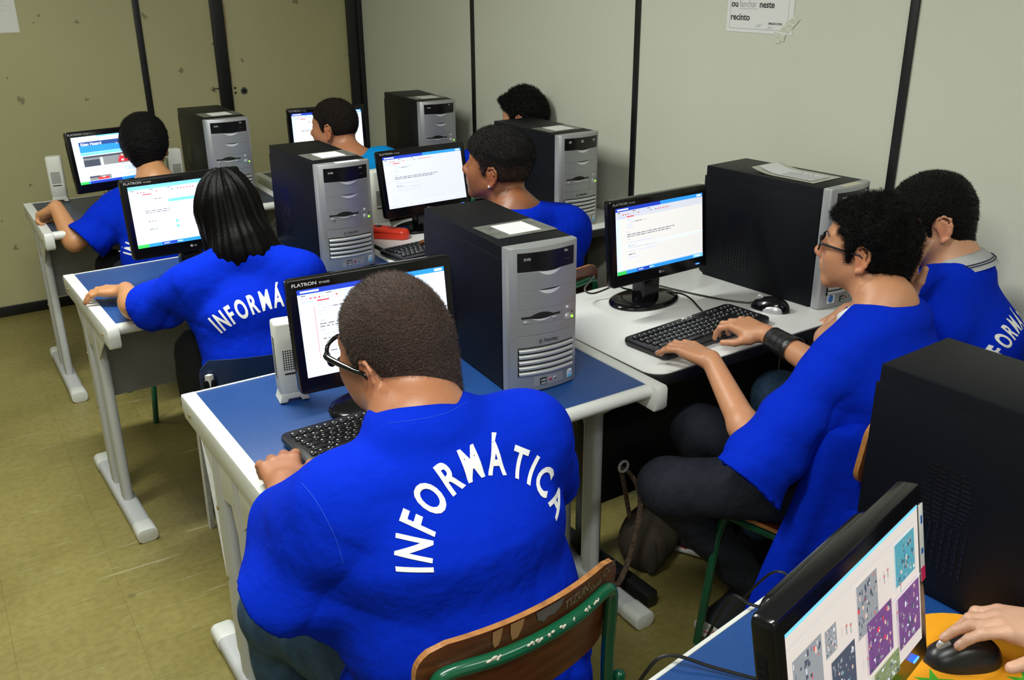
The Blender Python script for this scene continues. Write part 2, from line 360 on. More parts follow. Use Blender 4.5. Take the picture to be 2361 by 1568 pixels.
# notices
def notice(loc, x, nrm, w, h, label, builder):
    t = bpy.data.objects.new('paper_notice', None); C.objects.link(t); t['label'] = label; t['category'] = 'notice'
    Mx = frame(loc, x, (0, 0, 1), nrm); t.matrix_world = Mx
    bm = B(); box(bm, -w/2, w/2, -h/2, h/2, 0, .0008); fin(bm, 'paper', M['paper'], t, smooth=False)
    builder(t)
def nb1(t):
    bm = B()
    for x in (-.131, .124): box(bm, x-.0007, x+.0007, -.093, .10, .0009, .0011)
    box(bm, -.131, .124, -.094, -.0926, .0009, .0011); fin(bm, 'border_line', M['inkl'], t, smooth=False)
    text_obj('lettering', 'Proibido comer, beber', .030, M['ink'], t, Matrix.Translation((-.128, .019, .001)), .0006, 'LEFT')
    text_obj('lettering', 'ou', .030, M['ink'], t, Matrix.Translation((-.128, -.024, .001)), .0007, 'LEFT')
    text_obj('lettering', 'lanchar', .031, M['inkl'], t, Matrix.Translation((-.090, -.024, .001)), 0, 'LEFT', sx=.85)
    text_obj('lettering', 'neste', .030, M['ink'], t, Matrix.Translation((-.002, -.024, .001)), .0007, 'LEFT')
    bm = B(); box(bm, -.090, -.008, -.030, -.0288, .0009, .0012); fin(bm, 'underline', M['inkl'], t, smooth=False)
    text_obj('lettering', 'recinto', .030, M['ink'], t, Matrix.Translation((-.128, -.066, .001)), .0007, 'LEFT')
    text_obj('lettering', 'DIREÇÃO ETSUS', .0085, M['ink'], t, Matrix.Translation((.042, -.076, .001)), .0003, 'LEFT', sx=.95)
    for k, (x, y) in enumerate(((.000, -.082), (.050, -.086))):
        bm = B(); tube(bm, [(x-.014, y-.006, .001), (x-.004, y+.004, .001), (x-.006, y-.004, .001), (x+.006, y+.005, .001), (x+.004, y-.003, .001), (x+.018, y+.010-.008*k, .001)], .0005, 4, smooth_path=4); fin(bm, 'signature', mat('pen_ink', (.35, .35, .42), .6), t)
    bm = B()
    vs = [bm.verts.new(p) for p in ((.09, -.095, .0015), (.13, -.10, .002), (.175, -.055, .0012), (.15, -.045, .003), (.115, -.07, .002))]; bm.faces.new(vs)
    vs = [bm.verts.new(p) for p in ((.07, -.098, .0012), (.12, -.104, .002), (.115, -.125, .001), (.085, -.135, .001))]; bm.faces.new(vs)
    fin(bm, 'clear_tape', mat('tape_on_wall', (.62, .64, .52), .25, bump=(80, .6)), t)
notice((WX-.001, 2.300, 1.497+.105), (0, -1, 0), (-1, 0, 0), .29, .21, 'printed white notice taped to the pale right wall, lanchar underlined', nb1)
def nb2(t):
    text_obj('lettering', 'Legal', .03, M['ink'], t, Matrix.Translation((.088, .086, .001)), .0006, 'RIGHT')
    bm = B()
    for k in range(6): box(bm, -.09, .07-.02*(k % 2), .055-.02*k, .0565-.02*k, .0009, .0011)
    fin(bm, 'text_line', mat('faint_ink', (.5, .5, .52), .7), t, smooth=False)
notice((.579, WY-.001, 1.429+.148), (1, 0, 0), (0, -1, 0), .20, .297, 'grey printed sheet on the olive wall at the top left corner of the photo', nb2)
# ------------------------------------------------------------------ desks
DH = .74
def blue_desk(label, loc, rz, L=1.02, D=.62, grp='laminate topped computer desks', top='blue_top'):
    t = thing('computer_desk', label, 'desk', loc, rz, grp)
    bm = B(); box(bm, .03, L-.03, .012, D-.004, DH-.026, DH-.002, .002); fin(bm, 'desktop', M[top], t)
    bm = B(); tube(bm, [(.03, .014, DH-.017), (L-.03, .014, DH-.017)], .0175, 16); fin(bm, 'front_edge', M['white_metal'], t)
    bm = B(); box(bm, .03, L-.03, D-.008, D, DH-.028, DH-.0005, .002); fin(bm, 'back_edge', M['white_metal'], t)
    for s, x0 in ((0, 0), (1, L-.036)):
        bm = B(); prism(bm, [(-.022, DH-.006), (-.016, DH+.002), (D-.006, DH+.002), (D, DH-.006), (D, DH-.035), (D-.02, DH-.058), (.03, DH-.064), (-.012, DH-.066), (-.022, DH-.055)], 'X', x0, x0+.036, bev=.0035)
        fin(bm, 'side_rail', M['white_metal'], t)
        xm = x0+.018
        # gusset plate and the two columns under the rail
        bm = B(); prism(bm, [(.06, DH-.055), (.50, DH-.055), (.43, DH-.13), (.43, .10), (.405, .08), (.405, DH-.18), (.30, DH-.155), (.275, DH-.22), (.275, .08), (.25, .08), (.25, DH-.20), (.14, DH-.115)], 'X', xm-.013, xm-.009, bev=.001)
        fin(bm, 'gusset_plate', M['white_metal'], t)
        for y in (.385, .245):
            bm = B(); prism(bm, rrect(xm-.016, xm+.016, y-.03, y+.03, .0155, 6), 'Z', .045, DH-.06); fin(bm, 'column', M['grey_metal'], t)
        bm = B(); prism(bm, rrect(xm-.028, xm+.028, .012, .048, .014, 5), 'Y', .05, D-.06)
        fin(bm, 'foot', M['white_metal'], t) if False else None
        bm.free() if False else None
        bm = B(); prism(bm, [(x, z) for x, z in rrect(xm-.03, xm+.03, 0, .046, .017, 6)], 'Y', .04, D-.04); fin(bm, 'foot_bar', M['grey_metal'], t)
        for y0, y1 in ((-.005, .065), (D-.065, D+.005)):
            bm = B(); prism(bm, [(x, z) for x, z in rrect(xm-.032, xm+.032, 0, .048, .018, 6)], 'Y', y0, y1, bev=.004); fin(bm, 'foot_cap', M['white_metal'], t)
        sx = xm-.014 if s == 0 else xm+.014; dr = (-1, 0, 0) if s == 0 else (1, 0, 0)
        sx2 = x0 if s == 0 else x0+.036
        for (xx, y, z) in ((sx2, .045, DH-.035), (sx2, D-.07, DH-.03), (sx, .417, DH-.22), (sx, .417, DH-.42)):
            bm = B(); cyl(bm, (xx, y, z), .0055, .003, 14, dr, bev=.001); fin(bm, 'screw', M['brass'], t)
    bm = B(); box(bm, .04, L-.04, .385, .403, .36, DH-.04, .001); fin(bm, 'modesty_panel', M['panel_grey'], t)
    return t
blue_desk('blue-topped white-edged computer desk in front where the boy with the buzz cut sits', (.475, 1.585, 0), -.003)
blue_desk('blue-topped desk of the long-haired girl, second row', (.424, 2.80, 0), .015)
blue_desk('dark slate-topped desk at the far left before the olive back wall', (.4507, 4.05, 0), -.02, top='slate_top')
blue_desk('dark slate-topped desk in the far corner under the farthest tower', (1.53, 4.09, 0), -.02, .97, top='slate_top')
blue_desk('blue-topped desk at the bottom right corner carrying the tilted monitor', (.604, .158, 0), .141)
def white_desk(label, loc, rz, L=1.0, D=.64):
    t = thing('white_table', label, 'desk', loc, rz, 'white topped black edged tables')
    bm = B(); prism(bm, rrect(.004, L-.004, .004, D-.004, .055, 8, (1, 0, 0, 0)), 'Z', DH-.008, DH+.002, bev=.001); fin(bm, 'tabletop', M['white_top'], t)
    bm = B(); prism(bm, rrect(0, L, 0, D, .06, 8, (1, 0, 0, 0)), 'Z', DH-.032, DH-.001, bev=.004); fin(bm, 'black_edging', M['black_edge'], t)
    for x in (.055, L-.06):
        bm = B(); box(bm, x-.02, x+.02, .02, D-.04, 0.0, .05, .006); fin(bm, 'foot_bar', M['black_metal'], t)
        bm = B(); box(bm, x-.019, x+.019, .28, .36, .05, DH-.055, .004); fin(bm, 'leg', M['black_metal'], t)
        bm = B(); box(bm, x-.019, x+.019, .08, D-.08, DH-.06, DH-.032, .004); fin(bm, 'top_bracket', M['black_metal'], t)
    bm = B(); box(bm, .075, L-.075, .365, .383, .14, DH-.06, .001); fin(bm, 'modesty_panel', M['black_metal'], t)  # panel extended low to block light and darken the space under the table
    return t
white_desk('white table with black edge where the boy in rectangular glasses types', (1.50, 1.615, 0), .01)
white_desk('white table with black edge holding the red case, middle row by the wall', (1.462, 2.835, 0), .0, 1.04)

# ------------------------------------------------------------------ computer towers
TW, TD_, TH = .1935, .443, .366
def fy(x, bul=.019): u = 2*x/TW-1; return -.026-bul*(1-u*u)
def arc_panel(bm, x0, x1, z0, z1, off, mi=0, thick=None, n=14, zf=None, rnd=0):
    """strip that follows the bulged front; rnd makes a half round rib"""
    rows = [(z0, off), (z1, off)] if not rnd else [((z0+z1)/2-(z1-z0)/2*math.cos(a), off+rnd*math.sin(a)) for a in [PI*k/6 for k in range(7)]]
    g = []
    for z, o in rows:
        g.append([bm.verts.new((x0+(x1-x0)*k/n, fy(x0+(x1-x0)*k/n)-o, z)) for k in range(n+1)])
    for A, Q in zip(g[:-1], g[1:]):
        for k in range(n):
            f = bm.faces.new((A[k], A[k+1], Q[k+1], Q[k])); f.material_index = mi
    if not rnd:  # edges back into the bezel
        back = [[bm.verts.new((v.co.x, fy(v.co.x)+.002, v.co.z)) for v in row] for row in g]
        for A, Q, fl_ in ((g[0], back[0], 1), (g[1], back[1], 0)):
            for k in range(n):
                q = (A[k], Q[k], Q[k+1], A[k+1]) if fl_ else (A[k], A[k+1], Q[k+1], Q[k]); f = bm.faces.new(q); f.material_index = mi
        for k in (0, n):
            q = (g[0][k], g[1][k], back[1][k], back[0][k]); f = bm.faces.new(q if k == 0 else q[::-1]); f.material_index = mi
def lens_panel(bm, cx, cz, w, h, off, mi=0, n=16, top=.15, dz=0):
    """smile shaped grip below a line"""
    a = [bm.verts.new((cx+w*(k/n-.5), fy(cx+w*(k/n-.5))-off, cz+top*h*(1-(2*k/n-1)**2)+dz*(k/n-.5))) for k in range(n+1)]
    b = [bm.verts.new((cx+w*(k/n-.5), fy(cx+w*(k/n-.5))-off, cz-h*(1-(2*k/n-1)**2)+dz*(k/n-.5)-.0003)) for k in range(n+1)]
    for k in range(n): f = bm.faces.new((b[k], b[k+1], a[k+1], a[k])); f.material_index = mi
def tower(label, loc, rz, drive='dvd', sheet=True, sheetpos=(.095, .12, 0), extra=None):
    t = thing('computer_tower', label, 'computer tower', loc, rz, 'silver fronted black computer towers')
    H = TH
    bm = B(); box(bm, 0, TW, 0, TD_, .006, H, .003); box(bm, .002, TW-.002, .01, TD_-.01, 0, .007)
    fin(bm, 'case', M['case'], t)
    bm = B()
    box(bm, -.0012, .002, .004, TD_+.004, .012, H-.032, .0008)     # removable side panel
    # grille: rows of short slots, and slanted vents below
    fin(bm, 'side_panel', M['case'], t)
    bm = B()
    for r_ in range(13):
        z = .232-.008*r_; hw = .034*math.sqrt(max(0, 1-((r_-6)/7.2)**2))+.008
        for sgn in (-1, 1):
            for q in range(2):
                a = .30+sgn*(.003+hw*q/2+.001*q); b = .30+sgn*(hw*(q+1)/2)
                if abs(b-a) > .004: box(bm, -.0022, -.001, min(a, b), max(a, b), z, z+.0032)
    for r_ in range(7):
        for q in range(9): box(bm, -.0022, -.001, .255+.012*q, .259+.012*q, .055+.012*r_, .063+.012*r_)
    fin(bm, 'vent_slots', M['drive'], t, smooth=False)
    # bezel body: plan outline extruded
    o = [(0, 0)]+[(.0, -.018), (.002, -.024)]
    o += [(x, fy(x)) for x in [.006+(TW-.012)*k/20 for k in range(21)]]
    o += [(TW-.002, -.024), (TW, -.018), (TW, 0)]
    bm = B(); prism(bm, o, 'Z', 0, H+.001, bev=.003); bz = fin(bm, 'front_bezel', M['silver'], t, angle=32)
    x0, x1 = .022, TW-.016
    Z = lambda f: H*(1-f)
    bm = B(); arc_panel(bm, x0, x1, Z(.158), Z(.033), .0012, 0); dv = fin(bm, 'optical_drive', M['drive'], t)
    if drive == 'dvd':
        text_obj('lettering', 'DVD', .0085, M['keyw'], dv, frame((x0+.022, fy(x0+.03)-.0024, Z(.082)), (1, -.15, 0), (0, 0, 1), (0, -1, 0)))
        text_obj('lettering', '52x', .0075, M['keyw'], dv, frame((x1-.026, fy(x1-.02)-.0034, Z(.060)), (1, .15, 0), (0, 0, 1), (0, -1, 0)))
        bm = B(); box(bm, x1-.03, x1-.016, fy(x1-.02)-.0045, fy(x1-.02)-.001, Z(.118), Z(.106), .001); fin(bm, 'eject_button', M['key'], dv)
    else:
        bm = B()
        for x in (x0+.022, .098, x1-.02): box(bm, x-.005, x+.005, fy(x)-.003, fy(x)-.001, Z(.085), Z(.062))
        fin(bm, 'drive_icons', M['inkl'], dv)
    for zt, zb in ((.165, .287), (.292, .415)):
        bm = B(); arc_panel(bm, x0, x1, Z(zb), Z(zt), .0012, 0); c = fin(bm, 'bay_cover', M['silver'], t)
        bm = B(); lens_panel(bm, .104, Z(zt)+.001, .062, .0115, .0018, 0); fin(bm, 'finger_grip', M['grip'], c)
        bm = B(); lens_panel(bm, .104, Z(zt)+.002, .062, .0022, .0022, 0, top=.4); fin(bm, 'grip_shadow_gap', M['dark'], c)
    bm = B(); arc_panel(bm, x0, .140, Z(.520), Z(.420), .0012, 0); c = fin(bm, 'floppy_cover', M['silver'], t)
    bm = B(); lens_panel(bm, .083, Z(.470), .066, .0105, .0018, 0, top=.85); fin(bm, 'finger_recess', M['grip'], c)
    bm = B()
    n = 24
    lo = []; hi = []
    for k in range(n+1):
        x = .030+.104*k/n; u = (x-.083)/.030; e = .008*max(0, 1-u*u)
        lo.append(bm.verts.new((x, fy(x)-.0022, Z(.476)-e*.45))); hi.append(bm.verts.new((x, fy(x)-.0022, Z(.462)+e)))
    for k in range(n): bm.faces.new((lo[k], lo[k+1], hi[k+1], hi[k]))
    fin(bm, 'disk_slot', M['dark'], c)
    for x, z in ((.042, .500), (.118, .492)):
        bm = B(); _cyl(bm, Vector((x, fy(x)+.001, Z(z))), Vector((0, -1, 0)), [(0, .006), (.004, .006), (.0046, .005)], 16, 0, 1.1, .45); fin(bm, 'small_button', M['silver_l'], c)
    bm = B(); arc_panel(bm, x0, .140, Z(.595), Z(.526), .0012, 0); fin(bm, 'blank_cover', M['silver'], t)
    bm = B(); arc_panel(bm, .142, x1, Z(.595), Z(.420), .0010, 0); bp = fin(bm, 'button_panel', M['silver'], t)
    for x, z, r_ in ((.158, .452, .0055), (.158, .515, .0085)):
        bm = B(); cyl(bm, (x, fy(x)+.001, Z(z)), r_, .0042, 20, (.12, -1, 0), bev=.001); cyl(bm, (x, fy(x)-.0015, Z(z)), r_*.62, .003, 20, (.12, -1, 0), bev=.0006); fin(bm, 'power_button', M['silver_l'], bp)
    bm = B(); cyl(bm, (.1735, fy(.1735)+.001, Z(.525)), .0032, .0045, 14, (.3, -1, 0), bev=.001); fin(bm, 'power_light', M['led'], bp)
    bm = B(); cyl(bm, (.1735, fy(.1735)+.001, Z(.49)), .0020, .0030, 12, (.3, -1, 0)); fin(bm, 'disk_light', M['drive'], bp)
    bm = B(); arc_panel(bm, x0, x1, Z(.676), Z(.604), .0008, 0); lp = fin(bm, 'logo_strip', M['silver'], t)
    text_obj('lettering', 'Itautec', .0125, M['ink'], lp, frame((.108, fy(.1)-.0016, Z(.652)), (1, 0, 0), (0, 0, 1), (0, -1, 0)), .00008, space=1.12, ext=.0004)
    bm = B(); box(bm, .0755, .0835, fy(.08)-.0025, fy(.08)-.0006, Z(.656), Z(.634), .001); cyl(bm, (.0795, fy(.08)-.0024, Z(.645)), .0024, .0008, 12, (0, -1, 0), mi=1); fin(bm, 'logo_mark', [M['ink'], M['silver']], lp)
    bm = B(); arc_panel(bm, x0, x1, Z(.885), Z(.680), .0002, 1)
    for k in range(5): arc_panel(bm, x0+.001, x1-.001, Z(.885)+.0008+.01495*k, Z(.885)+.0008+.01495*k+.0112, .0004, 0, rnd=.0052)
    fin(bm, 'louvre', [M['silver_l'], M['dark']], t, angle=60)
    bm = B(); arc_panel(bm, .062, .145, Z(.965), Z(.897), .0006, 0); pp = fin(bm, 'port_panel', M['silver'], t)
    bm = B(); box(bm, .078, .096, fy(.087)-.003, fy(.08)-.0005, Z(.957), Z(.910), .001)
    for z in (.925, .947): box(bm, .080, .094, fy(.087)-.0034, fy(.087)-.001, Z(z)-.0022, Z(z)+.0022, 0, 1)
    fin(bm, 'usb_port', [M['dark'], M['silver_l']], pp)
    for x, mm in ((.107, M['pink']), (.121, M['silver_l'])):
        bm = B(); cyl(bm, (x, fy(x)+.001, Z(.932)), .0045, .0032, 16, (0, -1, 0), bev=.0007); cyl(bm, (x, fy(x)-.002, Z(.932)), .0024, .0006, 12, (0, -1, 0), mi=1); fin(bm, 'audio_jack', [mm, M['dark']], pp)
    bm = B(); w = .0085
    pts = rrect(.168-w, .168+w, Z(.962), Z(.900), .007, 4, (0, 0, 1, 1))
    bm.faces.new([bm.verts.new((x, fy(x)-.0016, z)) for x, z in pts])
    st = fin(bm, 'processor_sticker', M['sticker'], t)
    bm = B(); bm.faces.new([bm.verts.new((x, fy(x)-.0022, z)) for x, z in ((.161, Z(.960)), (.175, Z(.960)), (.175, Z(.938)), (.161, Z(.938)))]); fin(bm, 'sticker_band', M['blue_s'], st)
    text_obj('lettering', 'intel', .0075, M['ie'], st, frame((.168, fy(.170)-.0042, Z(.926)), (1, .25, 0), (0, 0, 1), (0, -1, 0)))
    if sheet:
        cx, cy, a = sheetpos
        Rz = Matrix.Translation((cx, cy, H+.0012)) @ Matrix.Rotation(a, 4, 'Z')
        bm = B(); box(bm, -.085, .085, -.062, .062, -.0006, .0004); bmesh.ops.transform(bm, matrix=Rz, verts=bm.verts); tp = fin(bm, 'tape', M['tape'], t)
        bm = B(); box(bm, -.042, .048, -.045, .047, .0004, .0010); bmesh.ops.transform(bm, matrix=Rz, verts=bm.verts); sh = fin(bm, 'label_sheet', M['paper'], t)
        bm = B()
        for k in range(8): box(bm, -.036+.004*(k % 3), .040-.006*((k*5) % 4), .038-.0105*k, .0388-.0105*k, .0010, .0012)
        bmesh.ops.transform(bm, matrix=Rz, verts=bm.verts); fin(bm, 'printed_lines', M['inkl'], sh, smooth=False)
    if extra: extra(t)
    return t
tA = tower('nearest silver-fronted black computer tower, on the front blue desk beside the buzz-cut boy', (1.143, 1.770, DH+.002), -.081, sheetpos=(.105, .125, .05))
def place(src, label, loc, rz):
    c = copy_tree(src); c.location = loc; c.rotation_euler = (0, 0, rz); c['label'] = label; return c
tB = place(tA, 'silver-fronted black tower behind the girl with long hair, second row blue desk', (1.167, 2.955, DH+.002), -.028)
def stick(t, x0, x1, m):
    bm = B(); box(bm, x0, x1, -.034, -.012, TH+.0012, TH+.0018); fin(bm, 'masking_tape_label', m, t)
stick(tB, .07, .155, M['paper'])
tE = place(tA, 'silver-fronted black tower at the far left, above the girl with long hair', (1.165, 4.17, DH+.002), -.033)
tD = place(tA, 'silver-fronted black tower farthest away, in the corner of the room', (2.184, 4.12, DH+.002), -.10)
tC = tower('tower whose drive has three small icons, behind the boy with the earring', (2.150, 2.943, DH+.003), -.012, drive='icons', sheetpos=(.10, .12, .05))
def ie(t):
    bm = B(); bm.faces.new([bm.verts.new((x, fy(x)-.0016, z)) for x, z in ((.026, TH*.045), (.054, TH*.045), (.054, TH*.125), (.026, TH*.125))]); s_ = fin(bm, 'square_sticker', M['sticker'], t)
    bm = B(); cyl(bm, (.040, fy(.040)-.0012, TH*.085), .0115, .0022, 20, (0, -1, 0)); fin(bm, 'round_mark', M['ie'], s_)
    bm = B(); box(bm, .06, .14, -.034, -.012, TH+.0012, TH+.0018); fin(bm, 'masking_tape_label', mat('masking_tape', (.55, .50, .38), .6), t)
tF = tower('broad side of a black tower with silver front, between monitor and boy in glasses', (2.232, 1.738, DH+.003), .066, sheet=False, extra=ie)
# curled sheet under tape on that tower
bm = B()
def curl(bm, x0, x1, y0, y1, z, n=16, lift=.02, mi=0):
    g = []
    for j in range(n+1):
        v = j/n; y = y0+(y1-y0)*v; zz = z+lift*max(0, (v-.62)/.38)**2
        g.append([bm.verts.new((x0+(x1-x0)*i/4, y, zz)) for i in range(5)])
    for A, Q in zip(g[:-1], g[1:]):
        for i in range(4): f = bm.faces.new((A[i], A[i+1], Q[i+1], Q[i])); f.material_index = mi
curl(bm, .025, .165, .055, .285, TH+.0015, lift=.014); tp = fin(bm, 'tape', mat('tape_pale', (.42, .42, .36), .25, bump=(40, .4)), tF)
bm = B(); curl(bm, .045, .135, .075, .270, TH+.003, lift=.016); sh = fin(bm, 'label_sheet', M['paper2'], tF)
bm = B()
for k in range(9): box(bm, .052, .128-.01*(k % 3), .085+.013*k, .087+.013*k, TH+.0034, TH+.0038)
fin(bm, 'printed_lines', M['inkl'], sh, smooth=False)
tG = tower('large black tower cropped by the right edge, its vented side and top in view', (1.288, .395, DH+.004), .04, sheet=False)

# ------------------------------------------------------------------ monitors
SW, SH = .344, .1935
def monitor(label, X, Y, Z, a, tilt, content, zdesk=DH+.002, sticker=None, lm='inkl'):
    """X,Y,Z = lower left screen corner"""
    t = thing('monitor', label, 'monitor', (X, Y, zdesk), a, 'black widescreen monitors on round feet')
    h = Z-zdesk
    T = Matrix.Translation((0, 0, h)) @ Matrix.Rotation(-tilt, 4, 'X')
    bm = B()
    x0, x1, z0, z1 = -.019, SW+.019, -.036, SH+.024
    prism(bm, rrect(x0, x1, z0, z1, .010, 5), 'Y', -.006, .022, bev=.004)
    prism(bm, rrect(x0+.05, x1-.05, z0+.03, z1-.02, .03, 5), 'Y', .018, .052, bev=.012)
    bmesh.ops.transform(bm, matrix=T, verts=bm.verts); fr = fin(bm, 'bezel', M['gloss_black'], t); lm_ = M[lm or 'inkl']
    # slots of the rear vents along the edge
    for xe in (x0, x1):
        bm = B(); box(bm, xe-.0006, xe+.0006, .005, .017, .015, .175)
        for k in range(16): box(bm, xe-.0013, xe+.0013, .006, .016, .02+.0095*k, .024+.0095*k)
        bmesh.ops.transform(bm, matrix=T, verts=bm.verts); fin(bm, 'edge_vents', M['case'], fr)
    if lm: text_obj('lettering', 'FLATRON', .0100, lm_, fr, T @ frame((-.010, -.0072, SH+.0075), (1, 0, 0), (0, 0, 1), (0, -1, 0)), .0002, 'LEFT', sx=1.25)
    if lm: text_obj('lettering', 'W1642S', .0070, lm_, fr, T @ frame((.050, -.0072, SH+.0075), (1, 0, 0), (0, 0, 1), (0, -1, 0)), 0, 'LEFT')
    text_obj('lettering', 'LG', .0085, M['inkl'], fr, T @ frame((SW/2+.006, -.0072, -.020), (1, 0, 0), (0, 0, 1), (0, -1, 0)))
    bm = B(); cyl(bm, (SW/2-.006, -.0060, -.0168), .0042, .0014, 16, (0, -1, 0)); bmesh.ops.transform(bm, matrix=T, verts=bm.verts); fin(bm, 'round_logo', M['inkl'], fr)
    bm = B(); box(bm, SW-.030, SW-.014, -.0078, -.005, -.022, -.019, .0008); bmesh.ops.transform(bm, matrix=T, verts=bm.verts); fin(bm, 'power_light', M['bled'], fr)
    # screen
    mats = []; bm = B(); idx = {}
    lay = [0]
    def R(mn, u0, u1, v0, v1, d=None):
        if mn not in idx: idx[mn] = len(mats); mats.append(E[mn])
        if d is None: lay[0] += 1; d = lay[0]*.000006
        y = -.0064-d
        f = quad(bm, [(u0*SW, y, v0*SH), (u1*SW, y, v0*SH), (u1*SW, y, v1*SH), (u0*SW, y, v1*SH)], idx[mn])
    labels = content(R) or []
    bmesh.ops.transform(bm, matrix=T, verts=bm.verts); sc = fin(bm, 'screen', mats, t, smooth=False)
    for s, u, v, sz, mn in labels:
        text_obj('screen_text', s, sz, E[mn], sc, T @ frame((u*SW, -.0068-.0012, v*SH), (1, 0, 0), (0, 0, 1), (0, -1, 0)), .0003, 'LEFT')
    # stand
    bm = B(); yb = .055
    prism(bm, rrect(SW/2-.030, SW/2+.042, .036, .090, .010, 4), 'Z', .010, h+.03, bev=.003); fin(bm, 'stand', M['gloss_black'], t)
    bm = B(); _cyl(bm, Vector((SW/2+.018, .082, 0)), Vector((0, 0, 1)), [(0, .118), (.004, .122), (.010, .120), (.015, .105), (.018, .02)], 48, 0, 1, .72); fin(bm, 'round_foot', M['gloss_black'], t, angle=60)
    if sticker:
        bm = B(); box(bm, SW+.004, SW+.0165, -.0072, -.006, SH*.42, SH*.98, .0002); bmesh.ops.transform(bm, matrix=T, verts=bm.verts); s1 = fin(bm, 'energy_sticker', M['paper'], fr)
        bm = B(); box(bm, SW+.004, SW+.0165, -.0076, -.0071, SH*.42, SH*.52, 0); bmesh.ops.transform(bm, matrix=T, verts=bm.verts); fin(bm, 'sticker_band', mat('magenta', (.7, .01, .10), .5), s1)
        bm = B(); box(bm, SW+.008, SW+.013, -.0076, -.0071, SH*.84, SH*.9, 0); box(bm, SW+.007, SW+.013, -.0076, -.0071, SH*.62, SH*.66, 0); bmesh.ops.transform(bm, matrix=T, verts=bm.verts); fin(bm, 'sticker_mark', M['ie'], s1)
    return t
def taskbar(R):
    R('bar', 0, 1, 0, .055); R('green', 0, .10, 0, .055); R('bar2', .22, .36, .006, .050); R('sky', .88, 1, 0, .055)
    R('white', .36, .41, .022, .034); R('white', .235, .29, .022, .034); R('white', .9, .97, .02, .036)
def editor(R, lines, base='white', tb=True, icons=True):
    R(base, 0, 1, 0, 1); R('bar', 0, 1, .945, 1); R('bar2', 0, .5, .945, 1); R('white', .02, .14, .962, .982); R('white', .93, .985, .958, .985)
    R('pale' if base == 'white' else 'grey', 0, 1, .835, .945); R('pale', 0, .045, .06, .835)
    r = random.Random(3)
    for k in range(9): R('txtb' if k % 3 else 'txtd', .02+.055*k, .05+.055*k+.01*r.random(), .922, .932)
    for k in range(22): R(['txtb', 'txt', 'txtd', 'red'][r.randrange(4)], .02+.028*k, .033+.028*k, .885, .900)
    R('txtb', .02, .10, .848, .862); R('red', .12, .2, .848, .862)
    for (y, x0, x1, mn) in lines:
        x = x0
        while x < x1:
            w = .012+.035*r.random(); R(mn, x, min(x+w, x1), y, y+.011); x += w+.010
    R('grey', .0, 1, .058, .078) if tb else R('grey', 0, 1, .0, .075)
    if tb: taskbar(R)
L1 = [(.80, .12, .20, 'txtb'), (.765, .15, .34, 'txt'), (.765, .22, .28, 'txtd'), (.73, .12, .18, 'txtb'), (.69, .12, .18, 'txtb'), (.62, .12, .15, 'txt'), (.58, .12, .66, 'txtd'), (.55, .12, .62, 'txtd'), (.51, .12, .16, 'txt'), (.46, .12, .40, 'txtb'), (.41, .13, .20, 'txtd'), (.38, .13, .42, 'txt'), (.33, .13, .44, 'txtb'), (.28, .13, .2, 'txtd'), (.24, .13, .24, 'txtb')]
def c1(R): editor(R, L1, tb=False); R('red', .095, .098, .2, .8)
def c2(R): editor(R, L1[:-2], 'grey', tb=False)
def c3(R): editor(R, L1, 'warm'); R('pale', .05, 1, .395, .415)
def c4(R):
    editor(R, L1); R('sky', 0, 1, .945, 1); R('white', .34, .98, .22, .74); R('sky', .34, .98, .69, .74)
    for k in range(5): R('sky' if k > 2 else 'pale', .375, .405, .6-.085*k, .64-.085*k)
    R('pale', .34, .343, .22, .7); R('pale', .34, .98, .217, .222); R('txt', .45, .6, .645, .652); R('txtd', .60, .64, .292, .305); R('txt', .45, .57, .275, .283); R('txt', .45, .60, .255, .262)
def c5(R): editor(R, L1[2:10], 'white')
def person_blob(R, u, v, s, shirt):
    for (a, b, c, d, m) in ((-.05, .05, -.12, .06, shirt), (-.14, -.04, -.02, .03, 'navy'), (.04, .15, -.03, .03, 'navy'), (-.16, -.13, -.03, .01, 'skin'), (-.02, .025, .06, .13, 'skin'), (-.045, -.005, -.26, -.12, shirt), (.005, .045, -.26, -.12, shirt)):
        R(m, u+a*s, u+b*s, v+c*s*1.5, v+d*s*1.5)
def c3L(R):
    R('white', 0, 1, 0, 1); R('pale', 0, 1, .955, 1); R('sky', .3, .95, .975, 1); R('pale', 0, 1, .90, .915)
    R('navy', .075, 1, .66, .885); R('bar', .075, 1, .66, .80); person_blob(R, .60, .80, .5, 'red')
    R('sky', .075, .95, .60, .655); R('photog', .09, .85, .36, .58); R('white', .29, .32, .30, .53); R('photo', .09, .28, .36, .5)
    R('photo', .09, .85, .54, .58); R('red', .50, .85, .38, .45); R('red', .52, .58, .42, .52); R('skin', .545, .585, .5, .55); R('skin', .68, .74, .46, .55); R('navy', .60, .68, .47, .55); R('white', .54, .57, .40, .44)
    for k in range(2): R('txt', .1, .62-.12*k, .325-.035*k, .337-.035*k)
    R('pale', .1, .4, .19, .27); R('pale', .55, .85, .19, .3); R('photog', .12, .38, .062, .155); R('photo', .12, .24, .12, .155); R('red', .22, .35, .07, .12); R('skin', .27, .31, .10, .13)
    R('txtb', .42, .75, .135, .145); R('txtb', .42, .72, .10, .11); taskbar(R); R('bar2', .12, .5, 0, .055)
    return [('Eden Hazard', .095, .805, .0165, 'white')]
